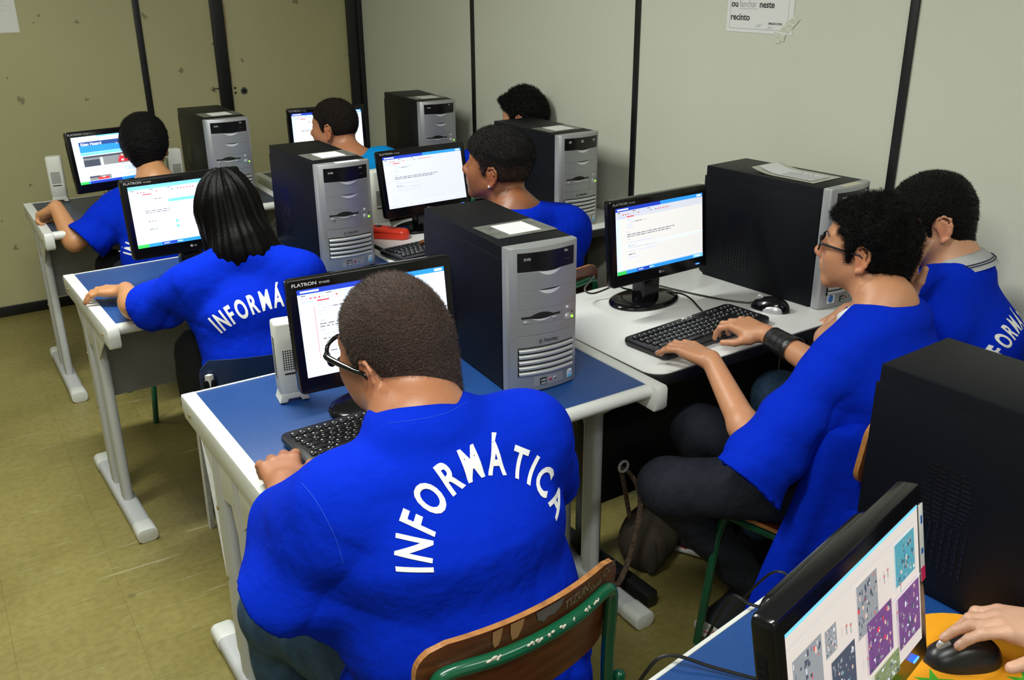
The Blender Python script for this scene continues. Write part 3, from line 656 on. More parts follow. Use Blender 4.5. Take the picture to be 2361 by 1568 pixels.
def c6(R):
    R('tan', 0, 1, 0, 1); R('sky', 0, 1, .978, 1); R('txt', .0, .98, .90, .906)
    ph = [(.03, .22, .42, .80, 'photog', 'red'), (.24, .32, .60, .78, 'photog', 'skin'), (.27, .44, .20, .55, 'photo', 'teal'), (.47, .63, .50, .86, 'photog', 'red'), (.70, .94, .50, .86, 'teal', 'skin') if 0 else (.78, .95, .58, .88, 'teal', 'photog'),
          (.53, .73, .20, .56, 'purple', 'red'), (.78, .97, .12, .50, 'purple', 'photo'), (.56, .77, .0, .17, 'olive', 'photog'), (.36, .53, .0, .17, 'photog', 'navy'), (.20, .34, .0, .16, 'red', 'photog'), (.02, .18, .0, .32, 'teal', 'photog')]
    r = random.Random(11)
    for (a, b, c, d, m1, m2) in ph:
        R(m1, a, b, c, d)
        for k in range(80):
            u = a+(b-a)*r.random()*.9; v = c+(d-c)*r.random()*.9; w = (b-a)*(.015+.07*r.random()); hh = (d-c)*(.02+.09*r.random())
            R([m1, m2, 'photo', 'photog', 'skin', m1, 'photo', 'photo', 'photog', m1, 'grey'][r.randrange(11)], u, min(b, u+w), v, min(d, v+hh))
    for u, v in ((.36, .66), (.39, .64), (.66, .72), (.69, .74), (.50, .30), (.47, .12), (.75, .38), (.79, .55)):
        R('photog', u, u+.006, v, v+.07); R('red', u-.004, u+.010, v+.05, v+.058)
    R('grey', .74, .97, .525, .532)
monitor('FLATRON monitor in front of the buzz-cut boy in glasses, text editor on screen'.replace('FLATRON ', 'nearest black '), .659, 1.805, .886, -.073, .134, c1, lm='paper2')
monitor('black monitor with pale grey screen beside the boy with the earring', 1.541, 3.169, .860, .025, .198, c2)
monitor('black monitor showing a bright text editor, on the white table before the boy in glasses', 1.676, 1.990, .881, .025, .098, c3)
monitor('black monitor with a small dialog window open, before the long-haired girl', .602, 3.058, .889, .033, .118, c4)
monitor('black monitor with a football web page of red and blue photos, at the far left', .649, 4.238, .877, .145, .165, c3L)
monitor('black monitor behind the short-haired boy in cyan, far corner', 1.649, 4.387, .872, -.144, .061, c5)
monitor('tilted black monitor at the bottom right showing a grid of small photos', .674, .476, .877, .227, .185, c6, sticker=True, lm=None)

# ------------------------------------------------------------------ keyboards, mice, speakers
def keyboard(label, loc, rz, L=.45, D=.165):
    t = thing('keyboard', label, 'keyboard', loc, rz, 'black computer keyboards')
    bm = B(); prism(bm, rrect(0, L, 0, D, .022, 6), 'Z', .004, .020, bev=.005); 
    for x in (.03, L-.06): box(bm, x, x+.03, D-.03, D-.01, 0, .006)
    box(bm, .02, L-.02, .008, .02, 0, .006)
    fin(bm, 'housing', M['key'], t)
    bm = B(); bl = B()
    rows = [(.136, 13, .0), (.112, 15, .0), (.092, 15, .004), (.072, 14, .008), (.052, 13, .012), (.032, 9, .0)]
    for ri, (y, n_, s) in enumerate(rows):
        w = .0192; x = .018+s
        for k in range(n_):
            ww = w
            if ri == 5 and k == 3: ww = w*5.5
            if ri in (2, 3, 4) and k == 0: ww = w*1.3+s
            x1_ = x+ww-.0022
            box(bm, x+.001, x1_-.001, y-.0075, y+.0075, .019, .0245, .0015, seg=1)
            quad(bl, [(x+.004, y+.001, .0247), (x+.0075, y+.001, .0247), (x+.0075, y+.0045, .0247), (x+.004, y+.0045, .0247)])
            if (ri+k) % 2: quad(bl, [(x+.010, y-.004, .0247), (x+.0125, y-.004, .0247), (x+.0125, y-.002, .0247), (x+.010, y-.002, .0247)])
            x += ww
    for c0, nx in ((.322, 3), (.382, 4 if L > .44 else 3)):
        for ri, (y, _, _) in enumerate(rows):
            if c0 < .35 and ri in (3,): continue
            for k in range(nx):
                if c0 < .35 and ri == 4 and k != 1: continue
                x = c0+.0162*k; 
                if x+.015 > L-.008: continue
                box(bm, x, x+.014, y-.0075, y+.0075, .019, .0245, .0015, seg=1)
                quad(bl, [(x+.004, y+.001, .0247), (x+.0075, y+.001, .0247), (x+.0075, y+.0045, .0247), (x+.004, y+.0045, .0247)])
    ks = fin(bm, 'keys', M['key'], t); fin(bl, 'key_lettering', M['keyw'], ks, smooth=False)
    return t
kb1 = keyboard('black keyboard under the hand of the buzz-cut boy, front blue desk', (.590, 1.660, DH+.002), .02)
k = copy_tree(kb1); k.location = (.590, 2.915, DH+.002); k.rotation_euler = (0, 0, .04); k['label'] = 'black keyboard half hidden by the long-haired girl, on her desk'
k = copy_tree(kb1); k.location = (1.425, 2.845, DH+.003); k.rotation_euler = (0, 0, .10); k['label'] = 'black keyboard on the white table beside the red case'
k = copy_tree(kb1); k.location = (1.588, 1.672, DH+.003); k.rotation_euler = (0, 0, .09); k['label'] = 'black keyboard under the two hands of the boy in rectangular glasses'
bm = B(); box(bm, .235, .275, .151, .160, .0202, .0208, .001); kk = fin(bm, 'asset_sticker', M['paper'], k)
bm = B(); box(bm, .245, .250, .153, .158, .0209, .0211); box(bm, .255, .270, .153, .158, .0209, .0211); fin(bm, 'sticker_print', M['ink'], kk, smooth=False)
def mouse(label, loc, rz, silver=True, sc=1.):
    t = thing('computer_mouse', label, 'mouse', loc, rz)
    t.scale = (sc, sc, sc)
    def shell(bm, x0, x1, hz, wy, y0, y1, n=16, m=12):
        g = []
        for i in range(n+1):
            u = i/n; y = y0+(y1-y0)*u
            e = math.sqrt(max(0, 1-(2*u-1)**2)); e2 = max(0, 1-abs(2*u-1)**2.6)**.5
            g.append([(Vector((wy*e2*math.cos(PI*k/m), y, max(.0, hz*e*(1+.15*math.cos(PI*u))*math.sin(PI*k/m))))) for k in range(m+1)])
        vs = [[bm.verts.new(p) for p in r] for r in g]
        for A, Q in zip(vs[:-1], vs[1:]):
            for k in range(m): bm.faces.new((A[k], A[k+1], Q[k+1], Q[k]))
        bm.faces.new([r[0] for r in vs]+[r[-1] for r in vs[::-1]])
        bmesh.ops.remove_doubles(bm, verts=bm.verts, dist=.0002); bmesh.ops.recalc_face_normals(bm, faces=bm.faces)
    bm = B(); shell(bm, 0, 0, .036, .030, -.055, .055); fin(bm, 'shell', M['key'] if not silver else M['gloss_black'], t, angle=80)
    if silver:
        bm = B(); shell(bm, 0, 0, .028, .0325, -.050, .030); fin(bm, 'silver_side', M['mouse_s'], t, angle=80)
    bm = B(); cyl(bm, (-.004, .030, .026), .010, .008, 16, 'X', bev=.002); fin(bm, 'scroll_wheel', M['mouse_s'], t)
    return t
mouse('silver and black mouse beside the big tower on the white table', (2.125, 1.800, DH+.003), .35, sc=1.12)
m2 = mouse('black mouse beside the keyboard of the long-haired girl', (.86, 3.30, DH+.002), .2, False)
def speaker(label, loc, rz, h=.20):
    t = thing('speaker', label, 'speaker', loc, rz, 'slim beige desktop speakers')
    bm = B(); prism(bm, rrect(-.033, .033, -.028, .030, .012, 5), 'Z', .022, h, bev=.006); fin(bm, 'cabinet', M['beige'], t)
    bm = B(); prism(bm, [(-.036, 0), (-.018, 0), (-.014, .008), (.014, .008), (.018, 0), (.036, 0), (.028, .024), (-.028, .024)], 'Y', -.026, .028, bev=.001); fin(bm, 'foot', M['beige'], t)
    bm = B()
    for i in range(7):
        for j in range(9): box(bm, -.019+.0055*i, -.0158+.0055*i, -.0288, -.0278, h*.42+.0058*j, h*.42+.0034+.0058*j)
    fin(bm, 'grille_holes', M['dark'], t, smooth=False)
    bm = B(); box(bm, -.018, .018, -.0292, -.027, h*.36, h*.38, .0005); fin(bm, 'slot', M['dark'], t)
    bm = B()
    for k in range(14): box(bm, -.0335, -.0322, -.012, .010, h*.3+.0075*k, h*.3+.0075*k+.004)
    fin(bm, 'side_vents', M['dark'], t, smooth=False)
    return t
sp = speaker('slim beige speaker behind the left edge of the nearest monitor', (.700, 2.03, DH+.002), -.15)
for lb, lc, rz in (('slim beige speaker at the far left end of the back desk', (.615, 4.63, DH+.002), -.2), ('slim beige speaker right of the web-page monitor, behind the far-left boy', (1.105, 4.50, DH+.002), .1),
                   ('slim beige speaker left of the pale grey monitor, beside the red case', (1.585, 3.36, DH+.003), .1)):
    c = copy_tree(sp); c.location = lc; c.rotation_euler = (0, 0, rz); c['label'] = lb
c.scale = (1.15, 1.15, 1.15)
# red case
t = thing('red_case', 'small red plastic case on the white table beside the speaker', 'case', (1.545, 3.20, DH+.003), -.78)
bm = B(); prism(bm, rrect(-.085, .085, -.030, .030, .026, 6), 'Z', 0, .022, bev=.003); fin(bm, 'base', M['red'], t)
bm = B(); prism(bm, rrect(-.085, .085, -.030, .030, .026, 6), 'Z', .0235, .045, bev=.012)
for v in bm.verts:
    if v.co.z > .025: v.co.z -= max(0, (v.co.x+.01))*.12
fin(bm, 'lid', M['red'], t)
bm = B(); box(bm, -.05, -.025, -.012, .012, .0445, .0455, .0004); fin(bm, 'dark_emblem', M['drive'], t)
# printed mouse pad
t = thing('mouse_pad', 'orange mouse pad with green and blue print at the bottom right', 'mouse pad', (1.165, .560, DH+.0), .25)
bm = B(); prism(bm, [(.135*math.cos(a), .115*math.sin(a)) for a in [2*PI*k/40 for k in range(40)]], 'Z', .002, .0045); fin(bm, 'pad', M['orange'], t)
bm = B()
for (x, y, r_) in ((-.06, .02, .03), (-.05, -.055, .035), (.03, -.08, .03), (-.09, -.02, .025)):
    prism(bm, [(x+r_*(1 if k % 2 else .35)*math.cos(2*PI*k/10), y+r_*(1 if k % 2 else .35)*math.sin(2*PI*k/10)) for k in range(10)], 'Z', .0045, .0048)
fin(bm, 'green_print', M['lime'], t)
bm = B(); cyl(bm, (-.025, .088, .0045), .016, .0004, 20); fin(bm, 'blue_print', M['blue_s'], t)
mp = mouse('black mouse under the hand at the bottom right, on the orange pad', (1.178, .572, DH+.0045), 1.05, False, 1.08)
# ------------------------------------------------------------------ bodies: smooth blended solids turned into one mesh
def A_(p): return np.array(p, float)
class Solid:
    def __init__(s): s.p = []; s.warp = None
    def cap(s, a, b, ra, rb, k=.02, op='u'):
        a, b = A_(a), A_(b); ab = b-a; L2 = max(ab@ab, 1e-12)
        def f(P):
            t = np.clip(((P-a)@ab)/L2, 0, 1); return np.sqrt(((P-a-t[:, None]*ab)**2).sum(1))-(ra+(rb-ra)*t)
        s.p.append((f, (a+b)/2, math.sqrt(L2)/2+max(ra, rb), k, op)); return s
    def chain(s, pts, rs, k=.012, k2=None):
        for i in range(len(pts)-1): s.cap(pts[i], pts[i+1], rs[i], rs[i+1], k if i == 0 else (k2 if k2 is not None else .004))
        return s
    def ell(s, c, r, R=None, k=.02, op='u'):
        c, r = A_(c), A_(r); R_ = np.eye(3) if R is None else R
        def f(P):
            q = (P-c)@R_; k0 = np.sqrt(((q/r)**2).sum(1)); k1 = np.sqrt(((q/(r*r))**2).sum(1))+1e-9; return k0*(k0-1)/k1
        s.p.append((f, c, r.max(), k, op)); return s
    def ec(s, a, b, wa, wb, W_, k=.03, ends=.7, op='u'):
        """flattened limb: wa=(half width, half depth) at a, wb at b, W_ = direction of the width"""
        a, b, W_ = A_(a), A_(b), A_(W_); ax = b-a; L = np.linalg.norm(ax); ax /= L; W_ = W_-ax*(W_@ax); W_ /= np.linalg.norm(W_); N_ = np.cross(ax, W_)
        wa, wb = A_(wa), A_(wb)
        def f(P):
            q = P-a; z = q@ax; t = np.clip(z/L, 0, 1); e = z-t*L; w = wa+(wb-wa)*t[:, None]
            u = q@W_; v = q@N_; h = np.minimum(w[:, 0], w[:, 1])*ends
            k0 = np.sqrt((u/w[:, 0])**2+(v/w[:, 1])**2+(e/h)**2); k1 = np.sqrt((u/w[:, 0]**2)**2+(v/w[:, 1]**2)**2+(e/h**2)**2)+1e-9
            return k0*(k0-1)/k1
        s.p.append((f, (a+b)/2, L/2+max(wa.max(), wb.max()), k, op)); return s
    def fn(s, f, c, rad, k=.01, op='i'): s.p.append((f, A_(c), rad, k, op)); return s
    def val(s, P, idx=None):
        d = np.full(len(P), .5)
        for (f, c, rad, k, op) in s.p:
            near = np.sqrt(((P-c)**2).sum(1)) < rad+k+.05 if op != 'i' else np.ones(len(P), bool)
            if not near.any(): continue
            e = f(P[near]); dn = d[near]
            if op == 'u': h = np.maximum(k-np.abs(dn-e), 0)/k; d[near] = np.minimum(dn, e)-h*h*k*.25
            else:
                if op == 's': e = -e
                h = np.maximum(k-np.abs(dn-e), 0)/k; d[near] = np.maximum(dn, e)+h*h*k*.25
        if s.warp is not None:
            m = np.abs(d) < .04
            if m.any(): d[m] = d[m]+s.warp(P[m])
        return d
    def mesh(s, res, name, mats, parent=None, paint=None, smooth_it=0):
        lo = np.min([c-r-.02 for f, c, r, k, op in s.p if op == 'u'], 0); hi = np.max([c+r+.02 for f, c, r, k, op in s.p if op == 'u'], 0)
        # coarse to fine block search
        BN = 8; bs = BN*res; nb = np.ceil((hi-lo)/bs).astype(int)+1
        g = 4; nc = np.ceil(nb/g).astype(int)
        I = np.stack(np.meshgrid(*[np.arange(v) for v in nc], indexing='ij'), -1).reshape(-1, 3)
        d = s.val(lo+(I+.5)*bs*g); I = I[np.abs(d) < bs*g*.87*1.6+.03]
        o = np.stack(np.meshgrid(*[np.arange(g)]*3, indexing='ij'), -1).reshape(-1, 3)
        J = (I[:, None]*g+o[None]).reshape(-1, 3); d = s.val(lo+(J+.5)*bs); J = J[np.abs(d) < bs*.87*1.5+.006]
        loc = np.stack(np.meshgrid(*[np.arange(BN+1)]*3, indexing='ij'), -1).reshape(-1, 3)
        n1 = BN+1; VV = []; KK = []; EE = []
        STR = (int(nb.max())+2)*BN+8
        key = lambda q: (q[..., 0].astype(np.int64)*STR+q[..., 1])*STR+q[..., 2]
        # each block owns the cells [0,BN)^3, and edges starting at its points [0,BN)^3
        CH_ = 400
        for c0 in range(0, len(J), CH_):
            Jb = J[c0:c0+CH_]; G = Jb[:, None]*BN+loc[None]; P = lo+G.reshape(-1, 3)*res
            v = s.val(P).reshape(-1, n1, n1, n1)
            sg = v < 0; cs = np.zeros((len(Jb), BN, BN, BN), int)
            cr_ = []
            for dx in (0, 1):
                for dy in (0, 1):
                    for dz in (0, 1): cs += sg[:, dx:dx+BN, dy:dy+BN, dz:dz+BN]
            act = (cs > 0) & (cs < 8); b, x, y, z = np.nonzero(act)
            if len(b):
                acc = np.zeros((len(b), 3)); cnt = np.zeros(len(b))
                cor = [(dx, dy, dz) for dx in (0, 1) for dy in (0, 1) for dz in (0, 1)]
                vals = {c: v[b, x+c[0], y+c[1], z+c[2]] for c in cor}
                for c in cor:
                    for ax in range(3):
                        if c[ax] == 0:
                            c2 = list(c); c2[ax] = 1; c2 = tuple(c2); va, vb = vals[c], vals[c2]; m = (va < 0) != (vb < 0)
                            t = np.where(m, va/(va-vb+1e-12), 0); pt = np.zeros((len(b), 3)); pt[:] = c; pt[:, ax] = t; acc += np.where(m[:, None], pt, 0); cnt += m
                cell = Jb[b]*BN+np.stack([x, y, z], 1); VV.append(lo+(cell+acc/cnt[:, None])*res); KK.append(key(cell))
            for ax in range(3):
                a0 = v[:, :BN, :BN, :BN]; sl = [slice(None), slice(0, BN), slice(0, BN), slice(0, BN)]; sl[ax+1] = slice(1, n1); a1 = v[tuple(sl)]
                m = (a0 < 0) != (a1 < 0); b, x, y, z = np.nonzero(m)
                if len(b): EE.append((ax, Jb[b]*BN+np.stack([x, y, z], 1), a0[b, x, y, z] < 0))
        V = np.concatenate(VV); K = np.concatenate(KK); od = np.argsort(K); K = K[od]; V = V[od]
        quads = []
        for ax, q, ins in EE:
            u, w = [(1, 2), (2, 0), (0, 1)][ax]
            e1 = np.zeros(3, int); e1[u] = 1; e2 = np.zeros(3, int); e2[w] = 1
            ks = [key(q-e1-e2), key(q-e2), key(q), key(q-e1)]
            ids = [np.clip(np.searchsorted(K, k_), 0, len(K)-1) for k_ in ks]; ok = np.ones(len(q), bool)
            for i_, k_ in zip(ids, ks): ok &= K[i_] == k_
            Q = np.stack(ids, 1); Q[~ins] = Q[~ins][:, ::-1]; quads.append(Q[ok])
        Q = np.concatenate(quads)
        for _ in range(smooth_it):
            acc = np.zeros_like(V); cnt = np.zeros(len(V))
            for i in range(4):
                np.add.at(acc, Q[:, i], V[Q[:, (i+1) % 4]]); np.add.at(acc, Q[:, (i+1) % 4], V[Q[:, i]]); np.add.at(cnt, Q[:, i], 1); np.add.at(cnt, Q[:, (i+1) % 4], 1)
            V = V*.5+.5*acc/np.maximum(cnt, 1)[:, None]
        me = bpy.data.meshes.new(name); me.vertices.add(len(V)); me.vertices.foreach_set('co', V.astype(np.float32).ravel())
        me.loops.add(len(Q)*4); me.loops.foreach_set('vertex_index', Q.astype(np.int32).ravel()); me.polygons.add(len(Q))
        me.polygons.foreach_set('loop_start', np.arange(0, len(Q)*4, 4, dtype=np.int32)); me.polygons.foreach_set('loop_total', np.full(len(Q), 4, np.int32))
        me.polygons.foreach_set('use_smooth', np.ones(len(Q), bool)); me.update(calc_edges=True); me.validate()
        if paint is not None:
            col = paint(V); at = me.color_attributes.new('tint', 'FLOAT_COLOR', 'POINT'); at.data.foreach_set('color', np.concatenate([col, np.ones((len(V), 1))], 1).astype(np.float32).ravel())
        for m_ in (mats if isinstance(mats, (list, tuple)) else [mats]): me.materials.append(m_)
        return link(name, me, parent)
def wave(P, seed, f, n=5):
    r = np.random.RandomState(seed); o = 0
    for i in range(n):
        d = r.normal(size=3); d /= np.linalg.norm(d); o = o+np.sin(P@d*f*(.7+.7*r.rand())+r.rand()*6.28)
    return o/n
def rotm(az, pitch=0, roll=0):
    """columns: right, forward, up of a head that faces azimuth az (0 = +Y, positive towards +X), pitch>0 looks down, roll>0 tips to its right"""
    az, pitch, roll = [math.radians(v) for v in (az, pitch, roll)]
    f = A_((math.sin(az)*math.cos(pitch), math.cos(az)*math.cos(pitch), -math.sin(pitch))); r = A_((math.cos(az), -math.sin(az), 0)); u = np.cross(r, f)
    r2 = r*math.cos(roll)-u*math.sin(roll); u2 = r*math.sin(roll)+u*math.cos(roll)
    return np.stack([r2, f, u2], 1)
def nrm(v): v = A_(v); return v/np.linalg.norm(v)

EAR = [(.006, -.006), (.013, .010), (.008, .026), (-.006, .031), (-.018, .022), (-.019, .006), (-.014, -.010), (-.006, -.021)]
def head_solid(S_, c, R, sc=1., jaw=1., ear=True):
    c = A_(c); T = lambda p: c+R@(A_(p)*sc)
    def ell(p, r, k=.02, op='u', Rl=None): S_.ell(T(p), A_(r)*sc, R if Rl is None else R@Rl, k*sc, op)
    def cap(a, b, ra, rb, k=.012, op='u'): S_.cap(T(a), T(b), ra*sc, rb*sc, k*sc, op)
    ell((0, -.014, .034), (.073, .092, .080)); ell((0, -.040, .008), (.066, .060, .062), .03)
    ell((0, .030, .000), (.060, .054, .082), .03); ell((0, .026, -.058), (.050*jaw, .050, .042), .03)
    for s in (-1, 1):
        cap((s*.051*jaw, -.004, -.050), (s*.016, .060, -.094), .016, .017, .03); ell((s*.040, .056, -.022), (.021, .022, .024), .025); ell((s*.036, .036, -.046), (.022, .034, .032), .03)
        cap((s*.010, .078, .024), (s*.040, .066, .023), .010, .009, .014)
        ell((s*.031, .090, .003), (.016, .013, .011), .012, 's'); ell((s*.031, .071, .002), (.0135, .0135, .0125), .003)
        ell((s*.0115, .095, -.036), (.0075, .010, .0075), .008)
    ell((0, .066, -.096), (.020, .018, .018), .02)
    cap((0, .082, .010), (0, .102, -.026), .0085, .0105, .012); ell((0, .104, -.031), (.0120, .0110, .0100), .01)
    ell((0, .072, -.058), (.030, .022, .022), .02)
    ell((0, .0885, -.0555), (.022, .0085, .0055), .006); ell((0, .0865, -.0680), (.019, .0085, .0065), .006); ell((0, .097, -.0615), (.022, .009, .0014), .003, 's')
    if ear:
        for s in (-1, 1):
            X = lambda y, z, o=0.: (s*(.0745+.42*max(0, -y+.010)+.08*abs(z)+o), y*1.12-.012, z*1.14-.014)
            for i in range(len(EAR)-1): cap(X(*EAR[i]), X(*EAR[i+1]), .0038, .0038, .003)
            cap(X(-.006, -.021), X(.003, -.027), .0062, .0052, .006); cap(X(.006, -.006), X(.004, -.024), .0035, .004, .004)
            ell(X(-.004, .002, -.003), (.0045, .016, .026), .003); cap(X(-.010, .014, .001), X(-.008, -.012, .001), .0030, .0032, .003); cap(X(-.010, .014, .001), X(-.002, .020, .001), .0026, .0025, .003)
            cap((s*.066, -.014, -.014), X(-.002, .0, -.010), .014, .010, .005)
    return T
FING = {'index': (.027, .088, .072), 'middle': (.008, .092, .080), 'ring': (-.012, .087, .075), 'little': (-.030, .078, .059)}
def hand_frame(w, fwd, up, side):
    """columns: thumb side, forward, back of the hand"""
    f = nrm(fwd); u = A_(up)-f*(A_(up)@f); u = nrm(u); x = np.cross(f, u)*(1 if side == 'L' else -1)
    return np.stack([x, f, u], 1)
def hand_solid(S_, w, R, curls, thumb, sc=1., fat=1., spread=1.):
    """curls: {finger: (spread deg, mcp, pip, dip)}; thumb: three local points"""
    T = lambda p: A_(w)+R@(A_(p)*sc); tips = {}
    for n_, (x, y, L) in FING.items():
        S_.cap(T((x*.55, .008, -.002)), T((x, y-.012, .0)), .0150*sc*fat, .0112*sc*fat, .012*sc)
    S_.ell(T((0, .050, -.006)), A_((.032, .045, .0125*fat))*sc, R, .012*sc)
    for n_, (x, y, L) in FING.items():
        sp, a, b, c = curls[n_]; p = A_((x, y-.006, .001)); ang = 0; pts = [p]; sd = math.radians(sp)*spread
        for l_, da in zip((.47, .29, .24), (a, b, c)):
            ang += math.radians(da); d = A_((math.sin(sd)*math.cos(ang), math.cos(sd)*math.cos(ang), -math.sin(ang))); p = p+d*L*l_; pts.append(p)
        rr = [.0098, .0088, .0080, .0070]
        if n_ == 'little': rr = [v*.88 for v in rr]
        S_.chain([T(q) for q in pts], [v*sc*fat for v in rr], .007*sc, .002*sc)
        S_.ell(T(pts[1]), A_((.0096, .0094, .0094))*sc*fat, R, .003); tips[n_] = (pts[-2], pts[-1])
    t = [A_(q) for q in thumb]; S_.cap(T((.012, .014, -.004)), T(t[0]), .016*sc*fat, .0145*sc*fat, .014*sc); S_.cap(T(t[0]), T(t[1]), .0132*sc*fat, .0108*sc*fat, .008*sc); S_.cap(T(t[1]), T(t[2]), .0106*sc*fat, .0088*sc*fat, .003*sc)
    S_.cap(T(t[0]), T((.022, .070, -.006)), .010*sc, .009*sc, .012*sc)
    tips['thumb'] = (t[1], t[2]); return T, tips
def nails(parent, T, tips, R, sc=1., m=None):
    for n_, (a, b) in tips.items():
        a, b = T(a), T(b); d = nrm(b-a); up = A_(R[:, 2]) if n_ != 'thumb' else nrm(R[:, 2]+R[:, 0]*.5); up = nrm(up-d*(up@d)); s_ = np.cross(d, up)
        bm = B(); c = b+up*(.0066*sc)-d*(.002*sc)
        g = []
        for i in range(5):
            v = (i/4-.5)*2
            row = []
            for j in range(5):
                u = (j/4-.5)*2; w_ = .0052*sc*(1 if i < 4 else .8); row.append(bm.verts.new(c+s_*(w_*u)+d*(.0060*sc*v)-up*(.0022*sc*u*u)+up*(.0006-.0014*sc*max(0, v))))
            g.append(row)
        for A, Q in zip(g[:-1], g[1:]):
            for j in range(4): bm.faces.new((A[j], A[j+1], Q[j+1], Q[j]))
        bmesh.ops.recalc_face_normals(bm, faces=bm.faces); fin(bm, 'fingernail', m, parent, angle=80)
def skin_mat(name, col, dark):
    m = mat(name, col, .42, attr='tint', noise=(130, .22, dark), bump=(420, .10), sss=.12); return m
def painter(base, T, R, sc, spots):
    """spots: (local centre, radii, colour, strength)"""
    base = A_(base)
    def f(V):
        col = np.tile(base, (len(V), 1))
        for (c, r, co, st) in spots:
            q = ((V-T(c))@R)/(A_(r)*sc); d = np.sqrt((q**2).sum(1)); w = np.clip((1.15-d)/.35, 0, 1)*st; col = col*(1-w[:, None])+A_(co)*w[:, None]
        return col
    return f
def face_spots(base, lip=(.42, .13, .10), stub=None, hairc=(.02, .012, .008)):
    b = A_(base); rose = b*A_((1.12, .78, .72))
    sp = [((0, .104, -.03), (.02, .02, .016), rose, .5), ((.042, .06, -.03), (.025, .03, .022), rose, .25), ((-.042, .06, -.03), (.025, .03, .022), rose, .25)]
    for s in (-1, 1):
        sp += [((s*.084, -.014, -.014), (.018, .022, .032), rose, .55), ((s*.031, .078, .002), (.017, .02, .010), b*.72, .5), ((s*.026, .082, .0235), (.019, .012, .0045), hairc, .85), ((s*.040, .074, .0215), (.010, .012, .004), hairc, .8)]
    if stub is not None: sp += [((0, .03, -.075), (.062, .075, .035), b*.55, stub)]
    sp += [((0, .090, -.0615), (.0215, .014, .0120), lip, .85)]
    return sp
def face_details(P, T, R, sc=1., brow=(.02, .012, .008)):
    eye = mat('eye_white', (.72, .68, .65), .2, coat=.5); iris = mat('iris_brown', (.03, .012, .005), .15, coat=.8)
    for s in (-1, 1):
        So = Solid(); So.ell(T((s*.031, .0735, .0015)), A_((.0122, .0122, .0078))*sc, R, .001)
        c = T((s*.031, .0695, .0015))
        bm = B(); bmesh.ops.create_uvsphere(bm, u_segments=20, v_segments=12, radius=1); Mx = Matrix(R.tolist()).to_4x4(); Mx.translation = Vector(c)
        bmesh.ops.transform(bm, matrix=Mx @ Matrix.Diagonal((.0118*sc, .0124*sc, .0078*sc, 1)), verts=bm.verts); e = fin(bm, 'eye', eye, P, angle=80)
        bm = B(); bmesh.ops.create_uvsphere(bm, u_segments=16, v_segments=8, radius=1); Mx2 = Matrix(R.tolist()).to_4x4(); Mx2.translation = Vector(T((s*.031, .0775, .0010)))
        bmesh.ops.transform(bm, matrix=Mx2 @ Matrix.Diagonal((.0052*sc, .0047*sc, .0055*sc, 1)), verts=bm.verts); fin(bm, 'iris', iris, e, angle=80)
# ---- hair: a shell over the skull, trimmed along the hairline
def hair_solid(T, R, c, sc, grow, region, kind, seed=1, extra=None):
    """grow = thickness; region(q)->signed value in head coordinates (positive = no hair)"""
    H = Solid(); Ti = lambda P: ((P-c)@R)/sc
    H.ell(T((0, -.014, .036)), (A_((.073, .092, .080))+grow)*sc, R, .02); H.ell(T((0, -.040, .008)), (A_((.066, .060, .062))+grow)*sc, R, .03)
    H.ell(T((0, .030, .006)), (A_((.0605, .0545, .080))+grow)*sc, R, .03)
    if extra: extra(H, T)
    for s in (-1, 1): H.ell(T((s*.096, -.010, -.014)), A_((.038, .028, .038))*sc, R, .004, 's')
    H.fn(lambda P: region(Ti(P))*sc, c, 9, .006, 'i')
    return H
def region_short(front=.062, frontz=.062, side=-.020, napez=-.055, burn=.020):
    """hair lies above a line that runs forehead -> temple -> sideburn -> round the ear -> nape"""
    def f(q):
        x, y, z = q[:, 0], q[:, 1], q[:, 2]
        # minimal hair height as function of y (front to back)
        ys = [-.14, -.060, -.040, -.030, -.012, .004, .014, .022, .034, .052, front, .12]
        zs = [napez, napez, napez+.010, -.036, .020, .012, side, side+.004, .030, .040, frontz, frontz+.02]
        lim = np.interp(y, ys, zs)
        lim = np.where((np.abs(x) < .045) & (y > 0), np.interp(y, [0, .04, front-.01, front+.04], [-.2, -.2, frontz-.006, frontz+.01]), lim)
        lim = np.where((y > .03) & (np.abs(x) < .055), np.maximum(lim, frontz-.012-.25*np.maximum(0, np.abs(x)-.03)), lim)
        return (lim-z)*.75
    return f
# ------------------------------------------------------------------ clothes
M['shirt'] = mat('royal_blue_cotton', (.0015, .022, .49), .9, spec=.05, bump=(24, .5), noise=(700, .3, (.001, .016, .38)))
M['cyan'] = mat('cyan_cotton', (.0, .20, .52), .85, spec=.15, bump=(22, .4))
M['print'] = mat('white_print', (.80, .80, .80), .6)
M['undershirt'] = mat('white_knit', (.72, .73, .74), .8, bump=(300, .3))
M['jeans'] = mat('dark_jeans', (.020, .024, .036), .8, spec=.2, bump=(30, .4), noise=(60, .6, (.010, .012, .020)))
M['jeansb'] = mat('blue_jeans', (.035, .075, .13), .8, spec=.2, bump=(30, .4), noise=(40, .7, (.015, .035, .07)))
M['blackcloth'] = mat('black_cloth', (.006, .006, .007), .8, spec=.2, bump=(30, .4))
M['stitch'] = mat('stitching', (.16, .17, .20), .7)
M['nail'] = mat('fingernail', (.62, .36, .28), .3)
